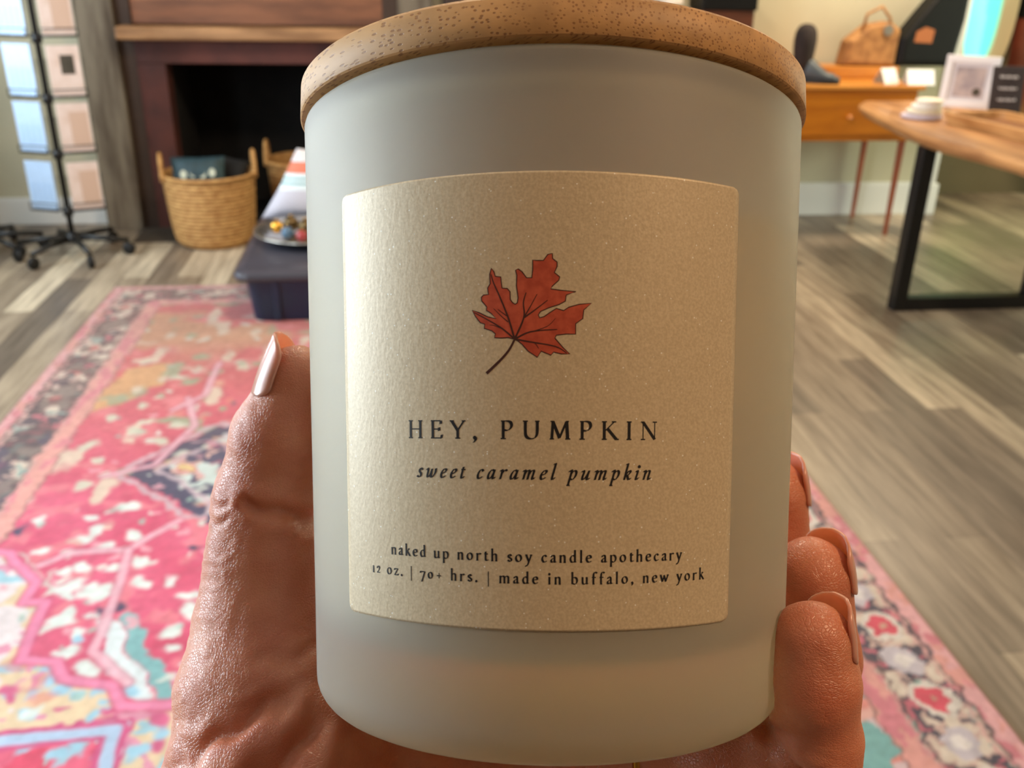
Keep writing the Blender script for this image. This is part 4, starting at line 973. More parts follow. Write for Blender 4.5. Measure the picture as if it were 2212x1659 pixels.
# ---- label, wrapped on the tapered glass
def on_wall(u_mm, s_mm, off):
    ph = u_mm / 43.0; s = s_mm / 1000.0; r = wall_r(s) + off
    return (r * math.sin(ph), -r * math.cos(ph), s)
def label_mat():
    m = bpy.data.materials.new('pearl_label_paper'); m.use_nodes = True
    nt = m.node_tree; N = nt.nodes; L = nt.links; p = N['Principled BSDF']
    tc = N.new('ShaderNodeTexCoord')
    no = N.new('ShaderNodeTexNoise'); no.inputs['Scale'].default_value = 2600; no.inputs['Detail'].default_value = 2
    L.new(tc.outputs['Object'], no.inputs['Vector'])
    rp = N.new('ShaderNodeValToRGB'); rp.color_ramp.elements[0].position = 0.36; rp.color_ramp.elements[1].position = 0.66
    rp.color_ramp.elements[0].color = (*srgb(206, 186, 152), 1); rp.color_ramp.elements[1].color = (*srgb(222, 203, 170), 1)
    L.new(no.outputs['Fac'], rp.inputs['Fac'])
    vo = N.new('ShaderNodeTexVoronoi'); vo.inputs['Scale'].default_value = 3600
    L.new(tc.outputs['Object'], vo.inputs['Vector'])
    sp = N.new('ShaderNodeSeparateColor'); L.new(vo.outputs['Color'], sp.inputs[0])
    gt = N.new('ShaderNodeMath'); gt.operation = 'GREATER_THAN'; gt.inputs[1].default_value = 0.990; L.new(sp.outputs[0], gt.inputs[0])
    ds = N.new('ShaderNodeMath'); ds.operation = 'LESS_THAN'; ds.inputs[1].default_value = 0.42; L.new(vo.outputs['Distance'], ds.inputs[0])
    fl = N.new('ShaderNodeMath'); fl.operation = 'MULTIPLY'; L.new(gt.outputs[0], fl.inputs[0]); L.new(ds.outputs[0], fl.inputs[1])
    mx = N.new('ShaderNodeMix'); mx.data_type = 'RGBA'; mx.inputs['B'].default_value = (1, 0.97, 0.9, 1)
    L.new(fl.outputs[0], mx.inputs['Factor']); L.new(rp.outputs[0], mx.inputs['A']); L.new(mx.outputs['Result'], p.inputs['Base Color'])
    p.inputs['Roughness'].default_value = 0.5; p.inputs['Metallic'].default_value = 0.12
    p.inputs['Coat Weight'].default_value = 0.35; p.inputs['Coat Roughness'].default_value = 0.42
    p.inputs['Sheen Weight'].default_value = 0.1
    n2 = N.new('ShaderNodeTexNoise'); n2.inputs['Scale'].default_value = 1500; n2.inputs['Detail'].default_value = 4
    mp = N.new('ShaderNodeMapping'); mp.inputs['Scale'].default_value = (1, 1, 0.6); L.new(tc.outputs['Object'], mp.inputs['Vector']); L.new(mp.outputs[0], n2.inputs['Vector'])
    b = N.new('ShaderNodeBump'); b.inputs['Strength'].default_value = 0.4; b.inputs['Distance'].default_value = 0.00012
    L.new(n2.outputs['Fac'], b.inputs['Height']); L.new(b.outputs[0], p.inputs['Normal'])
    return m
UL, UR, SL, SH = -36.7, 27.6, 20.2, 84.0
rows_s = [SL, SL + 0.3, SL + 0.7, SL + 1.2] + [SL + 1.2 + (SH - SL - 2.4) * k / 30 for k in range(1, 30)] + [SH - 1.2, SH - 0.7, SH - 0.3, SH]
nu = 72; vs = []; fs = []
for off in (0.00014, 0.00002):
    for s in rows_s:
        e = min(s - SL, SH - s); ins = 1.2 - math.sqrt(max(0, 1.2 ** 2 - (1.2 - e) ** 2)) if e < 1.2 else 0
        for k in range(nu + 1):
            vs.append(on_wall(UL + ins + (UR - UL - 2 * ins) * k / nu, s, off))
nr = len(rows_s); W_ = nu + 1; H_ = nr * W_
for i in range(nr - 1):
    for k in range(nu):
        a = i * W_ + k
        fs.append((a, a + 1, a + W_ + 1, a + W_)); fs.append((H_ + a, H_ + a + W_, H_ + a + W_ + 1, H_ + a + 1))
for i in range(nr - 1):
    for k in (0, nu):
        a = i * W_ + k; q = (a, a + W_, H_ + a + W_, H_ + a); fs.append(q if k == 0 else q[::-1])
for k in range(nu):
    for i in (0, nr - 1):
        a = i * W_ + k; q = (a, H_ + a, H_ + a + 1, a + 1); fs.append(q if i == 0 else q[::-1])
label = mesh_obj('label', vs, fs, label_mat(), candle)
for pl in label.data.polygons: pl.use_smooth = pl.index < (nr - 1) * nu * 2

# ---- lettering: every letter drawn with a broad pen
NW, NA, MN = 0.086, R(22), 0.026
def S(*p): return ('s', p)
def T(*p): return ('l', p)
def stem(x, y0, y1): return T((x, y0), (x, y1))
def foot(x, y=0.012, h=0.062): return ('h', ((x - h, y), (x + h, y)))
def flag(x, y): return ('h', ((x - 0.062, y - 0.035), (x + 0.01, y + 0.005)))
def ring(cx_, cy_, rx, ry): return ('l', tuple((cx_ + rx * math.cos(2 * PI * k / 20), cy_ + ry * math.sin(2 * PI * k / 20)) for k in range(21)))
def dot(x, y): return ('d', ((x, y),))
comma = [('d', ((0.08, 0.035),)), S((0.105, 0.03), (0.10, -0.04), (0.055, -0.10))]
ROM = {
 'n': (0.43, [stem(.09, .012, .38), flag(.09, .385), foot(.09), S((.10, .29), (.17, .37), (.25, .385), (.31, .33), (.32, .22)), stem(.32, .22, .012), foot(.32)]),
 'a': (0.36, [S((.07, .30), (.11, .37), (.19, .385), (.24, .33), (.25, .24), (.25, .09), (.28, .02), (.34, .04)), S((.25, .235), (.14, .20), (.07, .13), (.08, .04), (.15, .02), (.25, .09))]),
 'k': (0.40, [stem(.09, .012, .66), flag(.09, .665), foot(.09), T((.10, .17), (.27, .375)), T((.16, .25), (.34, .012)), ('h', ((.21, .385), (.34, .385))), foot(.35, .012, .045)]),
 'e': (0.37, [T((.07, .215), (.30, .245)), S((.305, .245), (.29, .34), (.20, .39), (.10, .34), (.06, .21), (.10, .07), (.20, .015), (.32, .08))]),
 'd': (0.43, [S((.31, .34), (.21, .385), (.11, .32), (.07, .19), (.11, .06), (.19, .015), (.30, .07)), stem(.32, .03, .66), flag(.32, .665), T((.32, .03), (.39, .03))]),
 'u': (0.44, [stem(.09, .10, .375), flag(.09, .385), S((.09, .12), (.12, .03), (.20, .015), (.31, .08)), stem(.33, .02, .375), flag(.33, .385), T((.33, .025), (.40, .03))]),
 'p': (0.43, [stem(.09, -.22, .37), flag(.09, .385), foot(.09, -.225), S((.10, .33), (.20, .388), (.31, .34), (.355, .20), (.31, .06), (.21, .012), (.10, .05))]),
 'o': (0.43, [ring(.205, .20, .145, .185)]),
 'r': (0.32, [stem(.09, .012, .375), flag(.09, .385), foot(.09), S((.10, .28), (.17, .37), (.24, .385), (.285, .35))]),
 't': (0.28, [S((.12, .48), (.12, .30), (.12, .10), (.16, .02), (.26, .05)), ('h', ((.04, .375), (.25, .375)))]),
 'h': (0.43, [stem(.09, .012, .66), flag(.09, .665), foot(.09), S((.10, .29), (.17, .37), (.25, .385), (.31, .33), (.32, .22)), stem(.32, .22, .012), foot(.32)]),
 's': (0.32, [S((.25, .32), (.17, .385), (.09, .34), (.10, .25), (.17, .20), (.25, .14), (.25, .05), (.16, .015), (.06, .08)), ]),
 'y': (0.40, [T((.07, .37), (.21, .03)), S((.34, .37), (.21, .02), (.15, -.14), (.08, -.22), (.04, -.20)), ('h', ((.01, .385), (.14, .385))), ('h', ((.27, .385), (.40, .385)))]),
 'c': (0.36, [S((.29, .31), (.21, .385), (.11, .33), (.065, .20), (.10, .07), (.19, .015), (.31, .08))]),
 'l': (0.21, [stem(.10, .012, .66), flag(.10, .665), foot(.10)]),
 'm': (0.66, [stem(.09, .012, .38), flag(.09, .385), foot(.09), S((.10, .29), (.17, .37), (.25, .385), (.31, .33), (.32, .22)), stem(.32, .22, .012), foot(.32), S((.33, .29), (.40, .37), (.48, .385), (.54, .33), (.55, .22)), stem(.55, .22, .012), foot(.55)]),
 'i': (0.21, [stem(.10, .012, .375), flag(.10, .385), foot(.10), dot(.095, .55)]),
 'b': (0.43, [stem(.09, .04, .66), flag(.09, .665), S((.10, .33), (.20, .388), (.31, .34), (.355, .20), (.31, .06), (.21, .012), (.09, .05))]),
 'f': (0.29, [S((.12, .02), (.12, .30), (.13, .56), (.19, .655), (.27, .65), (.30, .61)), ('h', ((.03, .375), (.26, .375))), foot(.13)]),
 'w': (0.58, [T((.06, .37), (.17, .03)), T((.17, .03), (.29, .37)), T((.27, .37), (.39, .03)), T((.39, .03), (.52, .37)), ('h', ((.0, .385), (.12, .385))), ('h', ((.45, .385), (.58, .385)))]),
 'z': (0.36, [('h', ((.06, .375), (.30, .375))), T((.30, .37), (.06, .015)), ('h', ((.05, .018), (.32, .018))), T((.06, .375), (.06, .31)), T((.32, .018), (.32, .08))]),
 '1': (0.24, [stem(.12, .012, .37), flag(.12, .385), foot(.12)]),
 '2': (0.36, [S((.06, .28), (.10, .37), (.19, .385), (.26, .31), (.21, .18), (.06, .03)), ('h', ((.05, .022), (.31, .03)))]),
 '7': (0.38, [('h', ((.04, .365), (.34, .365))), T((.34, .36), (.14, -.20)), T((.05, .365), (.05, .30))]),
 '0': (0.40, [ring(.19, .19, .13, .17)]),
 '+': (0.44, [('h', ((.08, .20), (.36, .20))), ('v', ((.22, .06), (.22, .34)))]),
 '|': (0.20, [('v', ((.10, -.22), (.10, .60)))]),
 '.': (0.19, [dot(.09, .035)]), ',': (0.19, comma), ' ': (0.22, []),
}
CAP = {
 'H': (0.70, [stem(.13, .012, .63), stem(.55, .012, .63), ('h', ((.13, .33), (.55, .33))), foot(.13, .012, .09), foot(.13, .628, .09), foot(.55, .012, .09), foot(.55, .628, .09)]),
 'E': (0.56, [stem(.13, .012, .63), ('h', ((.05, .63), (.45, .63))), ('h', ((.05, .012), (.48, .012))), ('h', ((.13, .33), (.38, .33))), T((.46, .62), (.46, .53)), T((.48, .02), (.50, .12)), T((.39, .38), (.39, .28))]),
 'Y': (0.62, [T((.09, .62), (.31, .30)), T((.55, .62), (.33, .30)), stem(.32, .012, .31), foot(.32, .012, .10), foot(.09, .628, .085), foot(.55, .628, .075)]),
 ',': (0.26, [('d', ((0.10, 0.035),)), S((.135, .03), (.13, -.05), (.06, -.13))]),
 'P': (0.54, [stem(.13, .012, .63), foot(.13, .012, .095), ('h', ((.05, .628), (.16, .628))), S((.13, .61), (.25, .635), (.38, .60), (.43, .48), (.38, .36), (.26, .30), (.15, .32))]),
 'U': (0.68, [S((.13, .63), (.13, .30), (.15, .12), (.24, .03), (.36, .015), (.48, .06), (.54, .18), (.55, .36), (.55, .63)), foot(.13, .628, .09), foot(.55, .628, .08)]),
 'M': (0.82, [T((.13, .012), (.17, .62)), T((.17, .62), (.40, .05)), T((.40, .05), (.64, .62)), T((.64, .62), (.68, .012)), T((.655, .62), (.695, .012)), foot(.13, .012, .08), foot(.69, .012, .09), ('h', ((.08, .628), (.19, .628))), ('h', ((.62, .628), (.73, .628)))]),
 'K': (0.64, [stem(.13, .012, .63), T((.15, .30), (.48, .62)), T((.25, .38), (.56, .02)), foot(.13, .012, .09), foot(.13, .628, .09), foot(.48, .628, .08), ('h', ((.50, .012), (.66, .012)))]),
 'I': (0.30, [stem(.15, .012, .63), foot(.15, .012, .09), foot(.15, .628, .09)]),
 'N': (0.72, [('v', ((.13, .012), (.13, .62))), T((.13, .62), (.58, .02)), ('v', ((.58, .02), (.58, .63))), foot(.13, .012, .085), foot(.58, .628, .085), ('h', ((.04, .628), (.16, .628)))]),
 ' ': (0.26, []),
}
def sh(p, k=0.26): return tuple((x + y * k, y) for x, y in p)
def IT(*items): return [(k, sh(p)) for k, p in items]
ITA = {
 's': (0.29, IT(S((.24, .33), (.17, .385), (.10, .34), (.12, .24), (.20, .16), (.21, .06), (.13, .015), (.04, .06)))),
 'w': (0.56, IT(S((.02, .33), (.07, .385), (.10, .30), (.10, .10), (.14, .02), (.21, .08), (.26, .22), (.28, .36)), S((.28, .36), (.28, .12), (.32, .02), (.40, .07), (.47, .22), (.46, .38)))),
 'e': (0.32, IT(S((.09, .19), (.20, .23), (.26, .31), (.23, .38), (.14, .36), (.07, .22), (.08, .07), (.15, .015), (.27, .09)))),
 't': (0.24, IT(S((.10, .47), (.09, .25), (.09, .07), (.13, .015), (.22, .08)), ('h', ((.02, .375), (.21, .375))))),
 'c': (0.31, IT(S((.25, .32), (.20, .385), (.11, .34), (.065, .18), (.09, .05), (.16, .015), (.27, .09)))),
 'a': (0.38, IT(S((.28, .33), (.20, .385), (.11, .31), (.065, .15), (.09, .03), (.15, .02), (.23, .12), (.28, .30)), S((.29, .38), (.27, .10), (.30, .015), (.38, .08)))),
 'r': (0.30, IT(S((.01, .33), (.07, .385), (.10, .33), (.09, .012)), S((.10, .20), (.16, .33), (.23, .39), (.28, .35)))),
 'm': (0.58, IT(S((.01, .33), (.07, .385), (.10, .33), (.09, .012)), S((.10, .20), (.16, .34), (.23, .385), (.27, .33), (.27, .012)), S((.28, .20), (.34, .34), (.41, .385), (.46, .33), (.45, .10), (.48, .015), (.55, .08)))),
 'l': (0.21, IT(S((.03, .63), (.09, .66), (.09, .40), (.085, .08), (.12, .015), (.20, .09)))),
 'p': (0.39, IT(S((.01, .33), (.07, .385), (.11, .36), (.10, -.20)), ('h', ((.04, -.225), (.18, -.225))), S((.11, .22), (.17, .35), (.25, .385), (.32, .30), (.31, .14), (.24, .03), (.16, .02), (.10, .07)))),
 'u': (0.40, IT(S((.01, .33), (.07, .385), (.10, .30), (.08, .10), (.12, .02), (.20, .08), (.27, .24), (.30, .38)), S((.30, .38), (.28, .10), (.31, .015), (.39, .08)))),
 'k': (0.36, IT(S((.03, .63), (.09, .66), (.09, .40), (.09, .012)), S((.10, .18), (.18, .34), (.25, .385), (.28, .32), (.22, .22), (.12, .20)), S((.17, .20), (.24, .06), (.29, .015), (.36, .08)))),
 'i': (0.21, IT(S((.01, .33), (.07, .385), (.10, .31), (.085, .08), (.12, .015), (.20, .09)), dot(.11, .55))),
 'n': (0.41, IT(S((.01, .33), (.07, .385), (.10, .33), (.09, .012)), S((.10, .20), (.16, .34), (.24, .385), (.29, .33), (.28, .10), (.31, .015), (.39, .08)))),
 ' ': (0.22, []),
}
ink = mat('black_label_ink', srgb(24, 22, 26), 0.5)
def glyph_quads(items, nw, mn):
    out = []
    for kind, p in items:
        if kind == 'd':
            x, y = p[0]; r = nw * 0.62
            out.append([(x + r * math.cos(2 * PI * k / 10), y + r * math.sin(2 * PI * k / 10)) for k in range(10)]); continue
        pts = [(v.x, v.y) for v in catmull([(x, y, 0) for x, y in p], 6)] if kind == 's' else list(p)
        if kind == 'h':
            a, b = pts; t_ = mn * 0.62; dx, dy = b[0] - a[0], b[1] - a[1]; l_ = math.hypot(dx, dy); ox, oy = -dy / l_ * t_, dx / l_ * t_
            out.append([(a[0] - ox, a[1] - oy), (b[0] - ox, b[1] - oy), (b[0] + ox, b[1] + oy), (a[0] + ox, a[1] + oy)]); continue
        for a, b in zip(pts[:-1], pts[1:]):
            dx, dy = b[0] - a[0], b[1] - a[1]; l_ = math.hypot(dx, dy)
            if l_ < 1e-6: continue
            ax, ay = dx / l_ * mn * 0.3, dy / l_ * mn * 0.3
            ex = (math.cos(NA) * nw / 2, math.sin(NA) * nw / 2) if kind != 'v' else (mn * 0.55, 0)
            cr_ = ex[0] * dy / l_ - ex[1] * dx / l_
            hw = math.copysign(max(abs(cr_), mn / 2), cr_)
            nx_, ny_ = dy / l_ * hw, -dx / l_ * hw
            k_ = (ex[0] * dx + ex[1] * dy) / l_ * 0.6
            sx_, sy_ = dx / l_ * k_, dy / l_ * k_
            out.append([(a[0] - nx_ - sx_ - ax, a[1] - ny_ - sy_ - ay), (b[0] - nx_ - sx_ + ax, b[1] - ny_ - sy_ + ay), (b[0] + nx_ + sx_ + ax, b[1] + ny_ + sy_ + ay), (a[0] + nx_ + sx_ - ax, a[1] + ny_ + sy_ - ay)])
    return out
LEVEL = [0]
def write(text, table, u0, u1, s0, size, nw=NW, mn=MN, name='lettering'):
    adv = sum(table[c][0] for c in text) * size
    gap = (u1 - u0 - adv) / (len(text) - 1)
    vs = []; fs = []; x = u0
    for c in text:
        for q in glyph_quads(table[c][1], nw, mn):
            n0 = len(vs); LEVEL[0] = (LEVEL[0] + 1) % 60
            for a, b in q: vs.append(on_wall(x + a * size, s0 + b * size, 0.000165 + LEVEL[0] * 3e-7))
            f_ = tuple(range(n0, n0 + len(q)))
            A = sum(q[i - 1][0] * q[i][1] - q[i][0] * q[i - 1][1] for i in range(len(q)))
            fs.append(f_ if A > 0 else f_[::-1])
        x += table[c][0] * size + gap
    return mesh_obj(name, vs, fs, ink, label)
write('HEY, PUMPKIN', CAP, -23.0, 14.0, 46.75, 3.95, 0.112, 0.034)
write('sweet caramel pumpkin', ITA, -21.6, 12.9, 41.15, 3.35, 0.112, 0.042)
write('naked up north soy candle apothecary', ROM, -26.5, 18.3, 29.75, 2.55, 0.116, 0.046)
write('12 oz. | 70+ hrs. | made in buffalo, new york', ROM, -30.6, 22.4, 26.75, 2.50, 0.116, 0.046)

# ---- printed maple leaf
def LZ_(p): return [(-15.125 + x * 0.01205, 74.28 - y * 0.011993) for x, y in p]
OUT = [(715,1140),(640,1120),(560,1125),(480,1120),(490,1075),(450,1040),(360,1010),(365,960),(310,940),(255,870),(215,795),(300,825),(400,875),(500,900),(440,835),(385,800),(390,760),(330,690),(325,645),(350,620),(410,615),(400,540),(430,490),(425,380),(445,310),(475,350),(490,405),(555,415),(560,480),(570,545),(630,550),(662,590),(665,680),(690,715),(720,735),(745,720),(755,660),(735,520),(740,400),(725,340),(755,325),(800,360),(850,430),(910,430),(920,340),(920,225),(960,230),(1040,230),(1090,160),(1140,150),(1145,210),(1195,250),(1195,300),(1165,370),(1225,420),(1215,460),(1140,530),(1125,560),(1230,575),(1410,590),(1300,630),(1290,700),(1220,740),(1100,780),(1010,820),(985,860),(1000,895),(1050,880),(1120,830),(1190,785),(1270,810),(1330,770),(1450,735),(1590,720),(1500,800),(1490,900),(1410,960),(1410,1080),(1300,1080),(1190,1095),(1175,1130),(1270,1240),(1345,1310),(1250,1310),(1160,1290),(1130,1325),(1020,1280),(975,1350),(870,1280),(800,1200),(760,1165)]
leaf_red = mat('rust_red_leaf_ink', srgb(206, 92, 62), 0.6, col2=srgb(182, 72, 46), vscale=700)
vein_ink = mat('dark_brown_leaf_ink', srgb(70, 30, 18), 0.6)
bm = bmesh.new()
bvs = [bm.verts.new((x, y, 0)) for x, y in LZ_(OUT)]
bm.faces.new(bvs)
bmesh.ops.triangulate(bm, faces=bm.faces[:])
for k in range(3):
    es = [e for e in bm.edges if e.calc_length() > 1.6]
    if es: bmesh.ops.subdivide_edges(bm, edges=es, cuts=1)
    bmesh.ops.triangulate(bm, faces=bm.faces[:])
for v in bm.verts: v.co = Vector(on_wall(v.co.x, v.co.y, 0.000155))
bmesh.ops.recalc_face_normals(bm, faces=bm.faces[:])
me = bpy.data.meshes.new('leaf_print'); bm.to_mesh(me); bm.free(); me.materials.append(leaf_red)
leaf_o = bpy.data.objects.new('leaf_print', me); C.objects.link(leaf_o); leaf_o.parent = label
leaf_o['label'] = 'rust-red printed maple leaf'
def inkline(mb, pts, w0, w1, smooth=True):
    P_ = LZ_(pts)
    if smooth: P_ = [(v.x, v.y) for v in catmull([(x, y, 0) for x, y in P_], 6)]
    n = len(P_); vs = []; fs = []
    for i, (x, y) in enumerate(P_):
        a = P_[max(i - 1, 0)]; b = P_[min(i + 1, n - 1)]; dx, dy = b[0] - a[0], b[1] - a[1]; l_ = math.hypot(dx, dy) or 1
        w = (w0 + (w1 - w0) * i / (n - 1)) / 2
        for s_ in (-1, 1): vs.append(on_wall(x - dy / l_ * w * s_, y + dx / l_ * w * s_, 0.000172))
    for i in range(n - 1): fs.append((2 * i, 2 * i + 1, 2 * i + 3, 2 * i + 2))
    mb.add(vs, fs)
vb = MB()
inkline(vb, OUT + OUT[:1], 0.14, 0.14, False)
for l_, w0 in (([(715,1140),(820,890),(815,720),(845,600)],.28), ([(820,890),(890,770),(970,620)],.2), ([(825,890),(950,800),(1090,690)],.24), ([(715,1140),(640,890),(545,650),(470,480),(440,380)],.28), ([(640,880),(570,830),(520,790)],.15),
               ([(715,1140),(900,1055),(1200,1028)],.28), ([(930,1050),(1090,990),(1180,900)],.13), ([(715,1140),(880,1170),(1180,1225),(1310,1300)],.26), ([(880,1170),(950,1190),(990,1250)],.13), ([(715,1140),(570,1015),(400,910),(235,820)],.24), ([(580,1020),(480,980),(420,970)],.13), ([(640,940),(560,870),(470,780)],.14)):
    inkline(vb, l_, w0, w0 * 0.45)
vb.build('leaf_veins', vein_ink, label)
sb_ = MB(); inkline(sb_, [(712,1150),(660,1250),(590,1340),(500,1430),(385,1535)], 0.28, 0.42); sb_.build('leaf_stem', vein_ink, label)

# ================================================================== the hand
VOX = 0.00065
CR = np.array(CAM_R)                      # rows: right, down, forward
def loc(p): return CR @ (np.array(p[:3]) - np.array(EYE))
def wld(q): return q @ CR + np.array(EYE)
LO = np.array([-0.086, -0.020, 0.125]); HI = np.array([0.084, 0.172, 0.258])
dims = np.ceil((HI - LO) / VOX).astype(int)
axs = [LO[i] + np.arange(dims[i]) * VOX for i in range(3)]
BIG = np.float32(0.012)
def field(): return np.full(dims, BIG, np.float32)
def chain(Fd, pts, k):
    P_ = [(loc(p), p[3]) for p in pts]
    for (a, ra), (b, rb) in zip(P_[:-1], P_[1:]):
        m = max(ra, rb) + 0.012
        i0 = np.maximum(((np.minimum(a, b) - m - LO) / VOX).astype(int), 0); i1 = np.minimum(((np.maximum(a, b) + m - LO) / VOX).astype(int) + 1, dims)
        if (i1 <= i0).any(): continue
        X, Y, Z = np.meshgrid(*[axs[i][i0[i]:i1[i]].astype(np.float32) for i in range(3)], indexing='ij')
        d = b - a; t = np.clip(((X - a[0]) * d[0] + (Y - a[1]) * d[1] + (Z - a[2]) * d[2]) / (d @ d), 0, 1)
        D = np.sqrt((X - a[0] - t * d[0]) ** 2 + (Y - a[1] - t * d[1]) ** 2 + (Z - a[2] - t * d[2]) ** 2) - (ra + (rb - ra) * (t * t * (3 - 2 * t)))
        sl = tuple(slice(i0[i], i1[i]) for i in range(3))
        Fd[sl] = smin(Fd[sl], D.astype(np.float32), k)
    return Fd
def smin(a, b, k):
    h = np.maximum(k - np.abs(a - b), 0) / k
    return np.minimum(a, b) - h * h * k * np.float32(0.25)
palm = chain(chain(chain(chain(chain(field(), HAND_PALM, .006), HAND_PALM2, .008), HAND_PALM3, .006), HAND_PALM4, .008), HAND_ARM, .008)
fing = field()
for ch in (HAND_INDEX, HAND_MIDDLE, HAND_RING, HAND_PINKY):
    fing = np.minimum(fing, chain(field(), ch, .0035)) if True else fing
body = smin(palm, fing, np.float32(.006))
body = smin(body, chain(field(), HAND_THUMB, .004), np.float32(.003))
del palm, fing
# soft flesh gives way to the jar it holds
ja, jp = CR @ np.array(list(JA)), loc(JAR_P)
X, Y, Z = np.meshgrid(*[a.astype(np.float32) for a in axs], indexing='ij')
s_ = (X - jp[0]) * ja[0] + (Y - jp[1]) * ja[1] + (Z - jp[2]) * ja[2]
rr = np.sqrt(np.maximum((X - jp[0]) ** 2 + (Y - jp[1]) ** 2 + (Z - jp[2]) ** 2 - s_ ** 2, 0))
del X, Y, Z
lim = RB_ + (RT_ - RB_) * s_ / HJ
lim = np.where(s_ < 0.006, 0.0352 + np.sqrt(np.maximum(0.006 ** 2 - (0.006 - np.maximum(s_, 0)) ** 2, 0)), lim)
jd = np.maximum(rr - lim, np.maximum(-s_, s_ - 0.110)) - np.float32(0.00025)
body = np.maximum(body, -jd)
del s_, rr, lim, jd
# blur once so that the flesh edges stay round
for ax_ in range(3):
    sl0 = [slice(None)] * 3; sl1 = [slice(None)] * 3; sl2 = [slice(None)] * 3
    sl0[ax_] = slice(0, -2); sl1[ax_] = slice(1, -1); sl2[ax_] = slice(2, None)
    b2 = body.copy(); b2[tuple(sl1)] = 0.25 * body[tuple(sl0)] + 0.5 * body[tuple(sl1)] + 0.25 * body[tuple(sl2)]; body = b2
body[0], body[-1], body[:, 0], body[:, -1], body[:, :, 0], body[:, :, -1] = [BIG] * 6
grid = openvdb.FloatGrid(float(BIG)); grid.copyFromArray(body.astype(np.float64), tolerance=0.0)
pts, quads = grid.convertToQuads(0.0)
del body
q = LO + np.asarray(pts, float) * VOX
me = bpy.data.meshes.new('person')
quads = np.asarray(quads, np.int64)
def normals(q, quads):
    a, b, c, d = (q[quads[:, i]] for i in range(4))
    fn = np.cross(c - a, d - b); n = np.zeros_like(q)
    for i in range(4): np.add.at(n, quads[:, i], fn)
    return n / (np.linalg.norm(n, axis=1, keepdims=True) + 1e-12), fn
vn, fn = normals(q, quads)
cen = q[quads].mean(1)
if (fn * (cen - q.mean(0))).sum() < 0:
    quads = quads[:, ::-1]; vn = -vn
# creases and folds pressed into the skin
depth = np.zeros(len(q))
face = vn[:, 2] < 0.35
for line, w, dp in CREASES + [(l_, .0006, .00013) for l_ in WRINKLES]:
    L_ = np.array([loc(p) for p in line])
    d2 = dline(q[:, 0] + 0.0006 * np.sin(q[:, 1] * 900), q[:, 1] + 0.0006 * np.sin(q[:, 0] * 800), [tuple(v[:2]) for v in L_])
    zc = L_[:, 2].mean()
    depth += np.where(face & (np.abs(q[:, 2] - zc) < 0.03), dp * np.exp(-(d2 / w) ** 2) - 0.25 * dp * np.exp(-((d2 - 2.2 * w) / w) ** 2), 0)
q = q - vn * depth[:, None]
lump = (fbm(q[:, 0] * 260 + 31, q[:, 1] * 260 + q[:, 2] * 170 + 57, 3) - 0.5) * 0.0005
q = q + vn * lump[:, None]
wq = wld(q)
origin = Vector(wld(loc(HAND_PALM[1]))[0:3]) if False else Vector(HAND_PALM[1][:3])
wq = wq - np.array(list(origin))
me.vertices.add(len(wq)); me.vertices.foreach_set('co', wq.ravel())
me.loops.add(quads.size); me.loops.foreach_set('vertex_index', quads.ravel().astype(np.int32))
me.polygons.add(len(quads)); me.polygons.foreach_set('loop_start', np.arange(0, quads.size, 4)); me.polygons.foreach_set('loop_total', np.full(len(quads), 4))
me.update(calc_edges=True)
me.polygons.foreach_set('use_smooth', [True] * len(quads))

